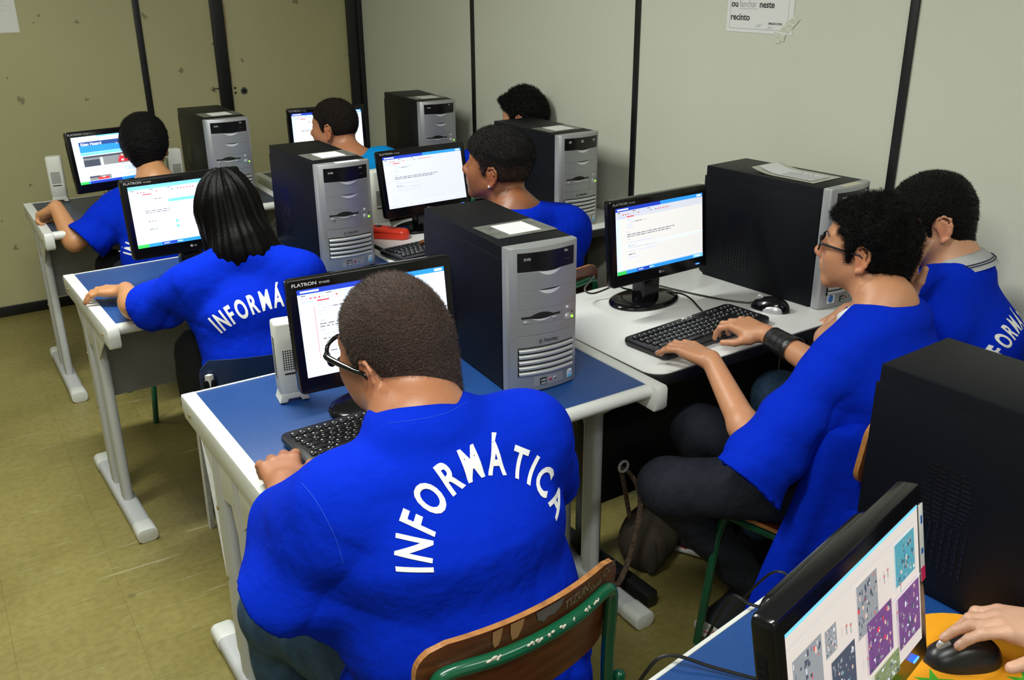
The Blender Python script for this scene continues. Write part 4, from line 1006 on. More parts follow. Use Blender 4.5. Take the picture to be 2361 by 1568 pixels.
def sleeve(S_, a, b, ra, rb, wall=.005, k=.03, sq=1.0, sqd=None):
    a, b = A_(a), A_(b); ax = b-a; L = np.linalg.norm(ax); ax /= L
    def f(P):
        q = P-a; z = q@ax; pr = q-z[:, None]*ax
        if sqd is not None: c_ = pr@A_(sqd); pr = pr+(1/sq-1)*c_[:, None]*A_(sqd)
        t = np.clip(z/L, 0, 1); rr = np.sqrt((pr**2).sum(1)); r = ra+(rb-ra)*t
        r = r*(1+.05*np.sin(z*55+pr[:, 0]*30))
        d = np.where(z < 0, np.sqrt(rr**2+z**2)-ra, rr-r); d = np.maximum(d, z-L-.003*np.sin(np.arctan2(pr[:, 0], pr[:, 2])*3)); inner = np.maximum(rr-(r-wall), (L-.045)-z); return np.maximum(d, -inner)*.9
    S_.p.append((f, (a+b)/2, L/2+max(ra, rb)*1.3, k, 'u'))
    return S_
def torso(S_, st, W_, grow=0, k=.04):
    for (c0, w0, d0), (c1, w1, d1) in zip(st[:-1], st[1:]): S_.ec(c0, c1, (w0+grow, d0+grow), (w1+grow, d1+grow), W_, k)
def neck_collar_cut(S_, nb, axis, r, flare=.35):
    nb = A_(nb); ax = nrm(axis)
    def f(P):
        q = P-nb; z = q@ax; rr = np.sqrt(((q-z[:, None]*ax)**2).sum(1)); return np.maximum(rr-(r+flare*np.maximum(z, -.01)), -.012-z)
    S_.p.append((f, nb+ax*.03, .16, .016, 's'))
def arm(S_, sh, el, wr, r=(.048, .040, .041, .027), k=.03):
    sh, el, wr = A_(sh), A_(el), A_(wr); S_.cap(sh, el, r[0], r[1], k); m = el+(wr-el)*.22; S_.cap(el, m, r[1]*.97, r[2], .02); S_.cap(m, wr, r[2], r[3], .02)
def chest_text(solid, O, u, n, rad, a0, a1, height, parent, text='INFORMÁTICA', sx=.92, roll=0., mt=None, cy=0.):
    """letters on an arch; O = arch centre on the cloth, u = right, n = outwards, a0/a1 degrees from vertical"""
    O, n = A_(O), nrm(n); u = A_(u); u = nrm(u-n*(u@n)); v = np.cross(n, u); rl = math.radians(roll); u, v = u*math.cos(rl)+v*math.sin(rl), -u*math.sin(rl)+v*math.cos(rl)
    if v[2] < 0: v = -v
    w = []; ms = []
    for ch in text:
        me = text_mesh(ch, height/.72, .0021*height/.05, 'LEFT', 1, 0, 4); co = np.zeros(len(me.vertices)*3); me.vertices.foreach_get('co', co); co = co.reshape(-1, 3); x0, x1 = co[:, 0].min(), co[:, 0].max(); ms.append((me, x0, x1)); w.append((x1-x0)*sx)
    gap = height*.16; tot = sum(w)+gap*(len(w)-1); arc = math.radians(a1-a0); pos = 0; grp = None
    bm = B()
    for (me, x0, x1), wi in zip(ms, w):
        sc_ = arc*rad/tot; th = math.radians(a0)+(pos+wi/2)*sc_/rad; pos += wi+gap
        b2 = B(); b2.from_mesh(me); bmesh.ops.triangulate(b2, faces=b2.faces)
        for _ in range(3):
            es = [e for e in b2.edges if e.calc_length() > .010]
            if es: bmesh.ops.subdivide_edges(b2, edges=es, cuts=1); bmesh.ops.triangulate(b2, faces=[f for f in b2.faces if len(f.verts) > 4])
        for vtx in b2.verts:
            X = (vtx.co.x-(x0+x1)/2)*sx*sc_; Y = vtx.co.y
            px = rad*math.sin(th)+X*math.cos(th)+Y*math.sin(th); py = rad*math.cos(th)-X*math.sin(th)+Y*math.cos(th)+cy
            vtx.co = (px, py, 0)
        tmp = bpy.data.meshes.new('t'); b2.to_mesh(tmp); b2.free(); bm.from_mesh(tmp); bpy.data.meshes.remove(tmp); bpy.data.meshes.remove(me)
    P = np.array([O+u*q.co.x+v*q.co.y+n*.16 for q in bm.verts]); t = np.zeros(len(P))
    for _ in range(40):
        d = solid.val(P-n*t[:, None]); t = t+np.clip(d, -.02, .05)*.8
    ok = np.abs(d) < .01; P = P-n*(t-.0016)[:, None]
    for q, p in zip(bm.verts, P): q.co = p
    dead = [q for q, o_ in zip(bm.verts, ok) if not o_]
    bmesh.ops.delete(bm, geom=dead, context='VERTS')
    bmesh.ops.recalc_face_normals(bm, faces=bm.faces)
    return fin(bm, 'printed_lettering', mt or M['print'], parent)
def strands(hair_obj, name, mats, n, length, width, lean, seed=1, curl=0., segs=2, c=None, reg=None):
    """fine blades growing from the hair surface"""
    me = hair_obj.data; N = len(me.vertices); co = np.zeros(N*3); me.vertices.foreach_get('co', co); co = co.reshape(-1, 3)
    no = np.zeros(N*3); me.vertices.foreach_get('normal', no); no = no.reshape(-1, 3); r = np.random.RandomState(seed)
    i = r.randint(0, N, n); p = co[i]+r.normal(size=(n, 3))*.0008; m = no[i]
    if reg is not None:
        ok = reg(p); p, m = p[ok], m[ok]; n = len(p)
    ln = lean(p) if callable(lean) else np.tile(A_(lean), (n, 1))
    d = m+ln+r.normal(size=(n, 3))*.35; d /= np.linalg.norm(d, axis=1)[:, None]; L = length*(.6+.6*r.rand(n)); s = np.cross(d, r.normal(size=(n, 3))); s /= np.linalg.norm(s, axis=1)[:, None]; s2 = np.cross(d, s)
    rows = []
    for k in range(segs+1):
        t = k/segs; ctr = p-m*.0015+d*(L*t)[:, None]
        if curl: ph = r.rand(n)*6.28 if k == 0 else ph; a_ = ph+t*5.5; ctr = ctr+(s*np.cos(a_)[:, None]+s2*np.sin(a_)[:, None])*(curl*min(1, t*2))
        w_ = width*(1-t*.85); rows.append(ctr-s*w_); rows.append(ctr+s*w_)
    V = np.stack(rows, 1).reshape(-1, 3); base = np.arange(n)*(2*(segs+1)); F = []
    for k in range(segs): F.append(np.stack([base+2*k, base+2*k+1, base+2*k+3, base+2*k+2], 1))
    F = np.concatenate(F); m2 = bpy.data.meshes.new(name); m2.vertices.add(len(V)); m2.vertices.foreach_set('co', V.astype(np.float32).ravel()); m2.loops.add(F.size); m2.loops.foreach_set('vertex_index', F.astype(np.int32).ravel()); m2.polygons.add(len(F))
    m2.polygons.foreach_set('loop_start', np.arange(0, F.size, 4, dtype=np.int32)); m2.polygons.foreach_set('loop_total', np.full(len(F), 4, np.int32)); m2.update(calc_edges=True); m2.materials.append(mats)
    o = link(name, m2, hair_obj); o['kind'] = 'stuff'; return o
def person_root(label, loc):
    o = thing('person', label, 'person', loc); return o
def under(o, root):
    """parent a mesh built in world space to its person"""
    o.parent = root; o.matrix_parent_inverse = Matrix.Translation(-Vector(root.location)); return o
CUR = {'index': (4, 18, 28, 14), 'middle': (1, 20, 28, 14), 'ring': (-3, 20, 30, 14), 'little': (-9, 18, 30, 14)}
THUMB = [(.030, .030, -.010), (.052, .060, -.018), (.058, .088, -.024)]
def glasses(root, T, R, sc, mats, style='rect', left=True):
    g = []
    bm = B()
    W2, yb = .034, .104
    for s in (-1, 1):
        cx = s*.034; pts = []
        for k in range(20):
            a = 2*PI*k/20; x = cx+.026*np.sign(math.cos(a))*abs(math.cos(a))**.6; z = -.002+(.0155 if style == 'rect' else .020)*np.sign(math.sin(a))*abs(math.sin(a))**.6
            pts.append(T((x, yb-.20*abs(x)*abs(x)/.06, z)))
        tube(bm, pts, .0019*sc if style == 'rect' else .0036*sc, 8, closed=True)
    tube(bm, [T((-.009, yb, .004)), T((0, yb+.003, .007)), T((.009, yb, .004))], .0018*sc, 8)
    fr = fin(bm, 'glasses_frame', mats[0], root, angle=80)
    for s in (-1, 1):
        bm = B(); tube(bm, [T((s*.060, yb-.012, .004)), T((s*.068, yb-.020, .004)), T((s*.074, .055, .002)), T((s*.0795, .015, -.001)), T((s*.081, -.008, -.002)), T((s*.080, -.022, -.014)), T((s*.078, -.028, -.026))], [v*(1 if style == 'rect' else 1.9) for v in (.0030, .0032, .0028, .0026, .0024, .0020, .0018)], 8, smooth_path=5, flat=1.0)
        fin(bm, 'glasses_temple', mats[1], fr, angle=80)
        bm = B(); pts = []
        for k in range(20):
            a = 2*PI*k/20; x = s*.034+.025*np.sign(math.cos(a))*abs(math.cos(a))**.6; z = -.002+.015*np.sign(math.sin(a))*abs(math.sin(a))**.6; pts.append(bm.verts.new(T((x, yb-.2*abs(x)*abs(x)/.06, z))))
        bm.faces.new(pts); fin(bm, 'lens', mat('lens_glass', (1, 1, 1), .0, trans=1, spec=.5, ior=1.02), fr)
    return fr

def surf_line(solid, pts, n_, name, m, parent, r=.0009, steps=10):
    """a thin seam laid on the cloth"""
    P = [Vector(q) for q in pts]; P, _ = spline(P, r, steps); P = np.array([tuple(q) for q in P]); n_ = nrm(n_)
    P = P+n_*.12; t = np.zeros(len(P))
    for _ in range(40): d = solid.val(P-n_*t[:, None]); t = t+np.clip(d, -.02, .05)*.8
    P = P-n_*(t-.0004)[:, None]; ok = np.abs(d) < .01; P = P[ok]
    if len(P) < 3: return
    bm = B(); tube(bm, [tuple(q) for q in P], r, 5); o = fin(bm, name, m, parent, angle=80); return o
# ------------------------------------------------------------------ people
def build_person(label, loc, skin, head, nb, sh, el, wr, st, W_, hands, hair, armr=(.045, .037, .038, .025), res=.0045, stub=None, smock=None, cloth='shirt', text=None, legs=(), legm='jeans', glass=None, neck=.052, eyes=False, jaw=1., foot_dir=(0, 1), seed=1, shoes=True, collar=.070, cz=0.):
    root = person_root(label, loc); base, dark = skin
    sk = skin_mat('skin', base, dark); c = A_(head[0]); R = rotm(*head[1]); sc = head[2]; nb = A_(nb)
    b = Solid(); T = head_solid(b, c, R, sc, jaw)
    b.cap(T((0, -.026, -.045)), nb, neck, neck*1.1, .03); b.cap(T((0, .000, -.075)), nb+A_(R[:, 1])*.02, neck*.7, neck*.9, .03)
    if neck > .06: b.ell(T((0, -.070, -.045)), (.05, .03, .035), R, .03)
    torso(b, st, W_, -.024)
    for s in (0, 1):
        S1 = A_(sh[s]); b.cap(nb, S1, .052, .048, .04); arm(b, S1, el[s], wr[s], armr)
        hd = hands[s]
        if hd:
            RH = hand_frame(wr[s], hd[0], hd[1], 'LR'[s]); HT, tips = hand_solid(b, wr[s], RH, hd[2], hd[3], hd[4], hd[5]); hands[s] = (HT, tips, RH, hd[4], hd[6] if len(hd) > 6 else False)
    o = under(b.mesh(res, 'body', sk, None, painter(base, T, R, sc, face_spots(base, stub=stub))), root)
    for hd in hands:
        if hd and hd[4]: 
            n0 = len(root.children); nails(None, hd[0], hd[1], hd[2], hd[3], M['nail'])
            for ob in [q for q in bpy.data.objects if q.name.startswith('fingernail') and q.parent is None]: ob.parent = o
    if eyes:
        n0 = set(bpy.data.objects); face_details(None, T, R, sc)
        for ob in set(bpy.data.objects)-n0:
            if ob.parent is None: under(ob, root)
    h = None
    if hair: h = hair(T, R, c, sc, root)
    # smock / shirt
    s_ = Solid(); g = smock.get('grow', .010); torso(s_, smock.get('st', st), W_, g, .05)
    r0, r1 = smock.get('sleeve', (.068, .082)); fr_ = smock.get('frac', (.80, .80))
    for s in (0, 1):
        S1 = A_(sh[s]); s_.cap(nb+(S1-nb)*.2+A_((0, 0, -.015)), S1, smock.get('trap', .062), r0*.9, .05)
        E1 = S1+(A_(el[s])-S1)*fr_[s]+A_(smock.get('drop', ((0, 0, 0), (0, 0, 0)))[s]); sleeve(s_, S1, E1, r0, r1, smock.get('wall', .013), .05)
    s_.ell(nb+A_((0, -.01, -.020+cz)), (collar+.022, collar+.018, .050), None, .03)
    for cc_ in smock.get('flaps', ()): s_.ec(*cc_)
    neck_collar_cut(s_, nb+A_((0, 0, cz)), T((0, -.03, -.05))-nb+A_((0, 0, .05)), collar, .2)
    if smock.get('vneck'):
        f_ = A_((-W_[1], W_[0], 0)); s_.cap(nb+f_*.03+A_((0, 0, .06)), nb+f_*.115+A_((0, 0, -.055)), .050, .040, .01, 's')
    hz = smock.get('hem', .455); s_.fn(lambda P: (hz-P[:, 2]), (loc[0], loc[1], hz), 3, .005, 'i')
    sg = A_(sh[0]); sd_ = A_(sh[1])
    def warp(P):
        u = P@A_(W_); z = P[:, 2]; rid = lambda v: 1-np.abs(np.sin(v))**.7*2
        f = .0062*rid(u*19+2.2*np.sin(z*9+seed)+seed)*np.clip((nb[2]-.16-z)*4, 0, 1)
        f = f+.0048*rid(z*22+1.6*np.sin(u*11+seed)+u*7)*np.clip((nb[2]-.26-z)*5, 0, 1)*(1-.5*np.abs(np.sin(u*6)))
        for q, sn in ((sg, 1), (sd_, -1)):
            m = q+A_(W_)*(.03*sn)+A_((0, 0, -.14)); w = np.exp(-((P-m)**2).sum(1)/.009)
            f = f+.0075*rid((u*sn*.8+z)*30+P[:, 1]*14+seed)*w
            m = q+A_(W_)*(-.05*sn)+A_((0, .03, -.10)); w = np.exp(-((P-m)**2).sum(1)/.012); f = f+.0065*rid((u*sn-z*.6)*32+seed)*w
        return f+.0030*wave(P, seed, 24)
    s_.warp = warp
    shirt = under(s_.mesh(smock.get('res', .0055), 'smock', M[cloth]), root)
    if text:
        t = chest_text(s_, *text[0], None, **text[1]); t.parent = shirt
    if legs:
        p = Solid()
        legs = [((h_[0], h_[1], h_[2]+.045), (k_[0], k_[1], k_[2]+.015), a_) for h_, k_, a_ in legs]
        for (hp, kn, an) in legs:
            p.cap(hp, kn, .088, .068, .05); p.cap(kn, an, .066, .052, .03)
        m = (A_(legs[0][0])+A_(legs[-1][0]))/2; p.ell(m, (.16, .13, .09), None, .05); p.warp = lambda P: .004*wave(P, seed+3, 55)+.0025*np.sin(P[:, 2]*70+P[:, 0]*30)*np.clip((.4-P[:, 2])*8, 0, 1)
        under(p.mesh(.0065, 'trousers', M[legm]), root)
        if shoes:
            for (hp, kn, an) in legs:
                q = Solid(); a = A_((an[0], an[1], .045)); f = A_((foot_dir[0], foot_dir[1], 0)); q.cap(a-f*.05, a+f*.16-A_((0, 0, .012)), .045, .036, .02); q.fn(lambda P: .004-P[:, 2], (a[0], a[1], 0), 2, .004, 'i'); under(q.mesh(.006, 'shoe', M['blackcloth']), root)
    if glass:
        fr = glasses(None, T, R, sc, *glass); under(fr, root)
    return root, T, R, c, sc, s_, shirt, o
SK = {'brown': ((.40, .165, .082), (.30, .11, .05)), 'tan': ((.52, .24, .125), (.42, .175, .08)), 'light': ((.56, .28, .165), (.46, .21, .11)), 'deep': ((.26, .092, .038), (.18, .06, .024)), 'gold': ((.50, .235, .105), (.40, .17, .065))}
def st_of(nb, az, hw=.17, hd=.10, pelvis=None, lean=None):
    """torso stations for a seated person: neck base -> pelvis"""
    nb = A_(nb); p = A_(pelvis); s = nb+A_((0, 0, -.06)); out = []
    for t, w, d in ((0, hw, hd*.82), (.30, hw*1.06, hd*1.15), (.62, hw*.98, hd*1.15), (1, hw*1.06, hd*1.2)):
        q = s*(1-t)+p*t; q = q+A_((math.sin(math.radians(az)), math.cos(math.radians(az)), 0))*(-.035*math.sin(PI*t)); out.append((tuple(q), w, d))
    return out
def Wd(az): return (math.cos(math.radians(az)), -math.sin(math.radians(az)), 0)
TH_REST = [(.030, .030, -.010), (.046, .062, -.020), (.046, .092, -.028)]

def mk_hair(kind, grow, region, colr, strand=None, extra=None, res=.0045, nz=None, paint=None):
    def f(T, R, c, sc, root):
        H = hair_solid(T, R, c, sc, grow, region, kind, extra=extra)
        if nz: H.warp = (lambda P: nz(P, (P-c)@R/sc)) if nz.__code__.co_argcount == 2 else nz
        h = under(H.mesh(res, 'hair', colr, None, (lambda V: paint((V-c)@R/sc)) if paint else None), root)
        if strand: 
            st = dict(strand); cr_ = T(st.pop('crown', (.0, -.07, .09))); up = st.pop('bias', (0, 0, 0)); lk = st.pop('lk', 1.)
            def lean(p): d = p-cr_; d /= np.linalg.norm(d, axis=1)[:, None]+1e-6; return d*lk+A_(up)
            strands(h, 'hair_strands', st.pop('m'), st.pop('n'), st.pop('L'), st.pop('w'), lean, 3, **st)
        return h
    return f
hb = mat('buzz_hair', (.022, .012, .009), .75, noise=(95, .8, (.11, .055, .034)), bump=(260, .8))
hbs = mat('buzz_strands', (.012, .006, .004), .6, noise=(22, .6, (.11, .05, .028)))
hk = mat('black_hair', (.0022, .0017, .0017), .55, bump=(160, .9), spec=.16)
def fade(lo, hi, cl, ch):
    def f(q):
        t = np.clip((q[:, 2]-.25*np.maximum(0, -q[:, 1]-.03)*0-lo)/(hi-lo), 0, 1)[:, None]; return A_(cl)*(1-t)+A_(ch)*t
    return f
hbt = mat('buzz_hair_tinted', (.02, .01, .01), .75, attr='tint', noise=(95, .7, (.020, .011, .008)), bump=(260, .8))
hf = mat('faded_hair', (.007, .005, .004), .7, noise=(120, .6, (.025, .014, .009)), bump=(300, .8), spec=.15)

# 1 -- boy in front
nb = (.632, 1.238, 1.018)
nape1 = lambda H, T: (H.cap(T((0, -.046, -.025)), T((0, -.046, -.110)), .070, .068, .02), H.ell(T((0, -.012, .050)), (.078, .092, .085), None, .02))
P1 = build_person('boy with buzz cut and black glasses at the front desk, back to us', (.66, 1.15, 0), SK['brown'],
    ((.648, 1.345, 1.108), (-21, 3, -7), 1.05), nb, ((.490, 1.205, .925), (.812, 1.185, .965)), ((.400, 1.300, .770), (.885, 1.31, .80)), ((.503, 1.560, .790), (.79, 1.53, .80)),
    [((.640, 1.195, .95), .150, .085), ((.645, 1.175, .84), .170, .125), ((.655, 1.16, .68), .175, .145), ((.665, 1.15, .53), .180, .145)], (1, -.05, 0),
    [((.28, 1, .10), (-.05, 0, 1), {'index': (10, 20, 42, 26), 'middle': (3, 22, 48, 28), 'ring': (-7, 24, 50, 28), 'little': (-20, 24, 46, 28)}, THUMB, 1.0, 1.2), ((-.10, 1, -.1), (0, 0, 1), CUR, THUMB, 1.0, 1.15)],
    mk_hair('buzz', .0035, region_short(.052, .060, -.026, -.112), hbt, dict(m=hbs, n=26000, L=.0065, w=.00034, crown=(.02, -.085, .075), lk=1.1), res=.0036, extra=nape1, paint=fade(-.10, -.03, (.15, .065, .035), (.040, .019, .011))), (.055, .046, .047, .031), .0036, .35,
    dict(grow=.009, st=[((.642, 1.195, .955), .160, .088), ((.645, 1.17, .85), .182, .132), ((.655, 1.155, .70), .192, .146), ((.665, 1.15, .54), .208, .156), ((.665, 1.155, .40), .232, .170)], sleeve=(.070, .094), trap=.062, frac=(1.0, .75), drop=((-.0, -.035, -.012), (.02, 0, -.02)), hem=.455, res=.0045, wall=.016, flaps=[((.470, 1.215, .925), (.428, 1.345, .845), (.075, .075), (.066, .066), (1, 0, 0), .05)]),
    text=(((.660, 1.026, .868), (1, -.05, 0), (-.05, -1, .18), .118, -84, 83, .047), dict(sx=.88)), cz=.032, legs=[((.57, 1.16, .50), (.45, 1.53, .53), (.45, 1.48, .12)), ((.77, 1.16, .50), (.88, 1.55, .53), (.86, 1.50, .12))], legm='jeansb', glass=((M['gloss_black'], M['gloss_black']), 'wrap'), neck=.064, jaw=1.22, collar=.070)

stm = mat('blue_stitch', (.02, .10, .70), .8)
surf_line(P1[5], [(.375, 1.1, 1.067), (.392, 1.1, 1.034), (.408, 1.1, .993), (.421, 1.1, .949), (.429, 1.1, .905)], (-.42, -1.1, .76), 'sleeve_seam', stm, P1[6], .0004)
surf_line(P1[5], [(.517, 1.12, 1.099), (.569, 1.12, 1.091), (.621, 1.12, 1.088), (.659, 1.12, 1.097)], (-.6, -1.12, .62), 'collar_stitch', stm, P1[6], .0003)
# 2 -- girl with long hair
def long_hair(T, R, c, sc, root):
    H = Solid(); g = .014
    H.ell(T((0, -.014, .036)), (A_((.073, .092, .080))+g)*sc, R, .02); H.ell(T((0, -.040, .008)), (A_((.066, .060, .062))+g)*sc, R, .03)
    H.ec(T((0, -.040, .02)), T((.010, -.105, -.120)), (.088*sc, .084*sc), (.096*sc, .092*sc), R[:, 0], .03)
    H.ec(T((.010, -.105, -.11)), T((.035, -.150, -.172)), (.096*sc, .090*sc), (.104*sc, .050*sc), R[:, 0], .03)
    H.ec(T((.045, -.13, -.12)), T((.120, -.14, -.165)), (.060*sc, .050*sc), (.050*sc, .022*sc), R[:, 1], .03)
    H.cap(T((-.066, .02, .0)), T((-.070, .0, -.13)), .030, .020, .03); H.cap(T((.066, .02, .0)), T((.080, .0, -.14)), .030, .022, .03)
    H.fn(lambda P: (lambda q: q[:, 1]-.075)(((P-c)@R)/sc), c, 9, .01, 'i')
    def warp(P):
        q = (P-c)@R/sc; a = np.arctan2(q[:, 0], -q[:, 1]-.01); return .0014*np.sin(a*46+q[:, 2]*6)+.0020*np.sin(a*17+q[:, 2]*9+1)+.003*np.sin(a*6+q[:, 2]*4)
    H.warp = warp
    m = mat('long_black_hair', (.0016, .0012, .0014), .42, bump=(60, .22, (9, 9, .12)), spec=.09)
    return under(H.mesh(.0042, 'hair', m), root)
nb = (.795, 2.610, .960); pv = (.78, 2.50, .52)
P2 = build_person('girl with long straight black hair, back to us in the second row', (.78, 2.50, 0), SK['gold'],
    ((.800, 2.720, 1.052), (8, 5, -3), .97), nb, ((.640, 2.60, .885), (.925, 2.500, .890)), ((.512, 2.785, .795), (.985, 2.72, .76)), ((.532, 2.985, .785), (.93, 2.93, .79)), st_of(nb, 18, .135, .095, pv), Wd(18),
    [((-.78, .62, -.04), (.05, 0, 1), {'index': (5, 10, 26, 14), 'middle': (1, 14, 26, 14), 'ring': (-4, 16, 26, 14), 'little': (-12, 16, 26, 14)}, TH_REST, .95, 1.0, True), ((0, 1, -.1), (0, 0, 1), CUR, THUMB, .95, 1.)],
    long_hair, (.044, .037, .037, .026), .0042, None, dict(grow=.012, sleeve=(.060, .072), trap=.056, frac=(.80, .74), hem=.465, res=.005, drop=((0, -.01, -.02), (0, 0, 0))),
    text=(((.815, 2.361, .552), Wd(18), (-.3, -1, .22), .290, -37, 22, .052), dict(sx=.80)), legs=[((.72, 2.50, .49), (.76, 2.90, .50), (.76, 3.0, .12)), ((.87, 2.47, .49), (.95, 2.90, .50), (.95, 2.98, .12))], legm='jeansb', neck=.046, seed=2, collar=.060)

# 3 -- boy far left
nb = (.900, 4.020, .900); pv = (.86, 3.86, .50)
P3 = build_person('boy with short black hair at the far left desk, left fist on the desk', (.88, 3.88, 0), SK['gold'],
    ((.903, 4.115, 1.035), (16, 6, 0), 1.0), nb, ((.735, 4.06, .790), (1.06, 3.98, .80)), ((.560, 4.06, .690), (1.14, 4.22, .76)), ((.535, 4.190, .810), (1.08, 4.42, .79)), st_of(nb, 10, .15, .10, pv), Wd(10),
    [((-.6, .55, -.45), (.1, .3, 1), {'index': (2, 55, 60, 30), 'middle': (0, 55, 60, 30), 'ring': (-2, 55, 60, 30), 'little': (-6, 55, 60, 30)}, TH_REST, 1., 1.05), ((0, 1, -.1), (0, 0, 1), CUR, THUMB, 1., 1.)],
    mk_hair('short', .020, region_short(.07, .05, -.02, -.082), hk, dict(m=hk, n=9000, L=.006, w=.0008, lk=1.4), nz=lambda P: .003*wave(P, 5, 120), res=.005, extra=lambda H, T: H.cap(T((0, -.050, -.02)), T((0, -.045, -.070)), .062, .052, .02)), (.045, .040, .042, .028), .005, None,
    dict(grow=.012, sleeve=(.068, .088), frac=(.75, .75), hem=.455, drop=((.0, -.01, -.03), (0, 0, 0))), text=(((.87, 3.70, .62), Wd(10), (0, -1, .15), .14, -70, 60, .045), dict(sx=.86)),
    legs=[((.78, 3.88, .48), (.72, 4.22, .50), (.70, 4.20, .12)), ((.96, 3.86, .48), (1.02, 4.20, .50), (1.02, 4.20, .12))], neck=.052, seed=3)

# 4 -- boy in cyan
nb = (1.665, 3.735, .945); pv = (1.68, 3.62, .50)
P4 = build_person('boy with shaved dark hair in a cyan shirt, seated before the corner monitor', (1.68, 3.64, 0), SK['brown'],
    ((1.630, 3.845, 1.078), (-38, 2, -2), 1.0), nb, ((1.50, 3.77, .885), (1.775, 3.67, .925)), ((1.44, 3.95, .74), (1.88, 3.86, .74)), ((1.60, 4.15, .79), (1.82, 4.12, .79)), st_of(nb, 12, .15, .10, pv), Wd(12),
    [((0, 1, -.1), (0, 0, 1), CUR, THUMB, 1., 1.), ((0, 1, -.1), (0, 0, 1), CUR, THUMB, 1., 1.)],
    mk_hair('buzz', .004, region_short(.066, .052, -.02, -.070), hf, dict(m=hk, n=9000, L=.006, w=.0005, lk=1.), res=.005), res=.005, smock=dict(grow=.012, sleeve=(.068, .08), frac=(.75, .75), hem=.455), cloth='cyan',
    legs=[((1.6, 3.64, .48), (1.56, 4.02, .50), (1.56, 4.0, .12)), ((1.77, 3.62, .48), (1.82, 4.0, .50), (1.82, 4.0, .12))], neck=.050, seed=4, eyes=True)

hft = mat('fade_hair', (.02, .01, .01), .7, attr='tint', noise=(120, .6, (.008, .005, .004)), bump=(280, .9), spec=.3)
# 5 -- boy with the earring
def reg_fade(q):
    return region_short(.068, .050, -.030, -.070)(q)
def top_hair(H, T): H.ell(T((0, .005, .075)), (.074, .090, .052), None, .02)
nb = (1.658, 2.468, .975); pv = (1.68, 2.43, .52)
P5 = build_person('boy in profile with high fade haircut and white ear stud, blue smock', (1.66, 2.44, 0), SK['deep'],
    ((1.640, 2.562, 1.110), (-36, -8, -5), 1.03), nb, ((1.511, 2.453, .890), (1.816, 2.417, .902)), ((1.47, 2.66, .77), (1.85, 2.66, .77)), ((1.60, 2.87, .79), (1.78, 2.89, .80)), st_of(nb, 5, .165, .115, pv), Wd(5),
    [((0, 1, -.1), (0, 0, 1), CUR, THUMB, 1., 1.), ((-.1, 1, -.1), (0, 0, 1), CUR, THUMB, 1., 1.)],
    mk_hair('fade', .0035, reg_fade, hft, dict(m=hk, n=20000, L=.0075, w=.0005, lk=.9), res=.004, nz=lambda P, q: -.013*np.clip((q[:, 2]-.015)/.05, 0, 1)**1.3+.0025*wave(P, 9, 170)*np.clip(q[:, 2]*20, 0, 1), paint=fade(-.02, .05, (.10, .048, .028), (.006, .004, .004))), res=.0042, smock=dict(grow=.012, sleeve=(.075, .085), frac=(.8, .8), hem=.455),
    legs=[((1.60, 2.44, .48), (1.57, 2.82, .50), (1.57, 2.84, .12)), ((1.76, 2.43, .48), (1.80, 2.80, .50), (1.80, 2.82, .12))], neck=.050, seed=5, eyes=True)
r5, T5 = P5[:2]
bm = B(); bmesh.ops.create_uvsphere(bm, u_segments=14, v_segments=8, radius=.0048); bmesh.ops.translate(bm, verts=bm.verts, vec=Vector(T5((-.0855, -.012, -.040)))); under(fin(bm, 'ear_stud', mat('crystal', (.8, .8, .8), .1, .6), None, angle=80), r5)

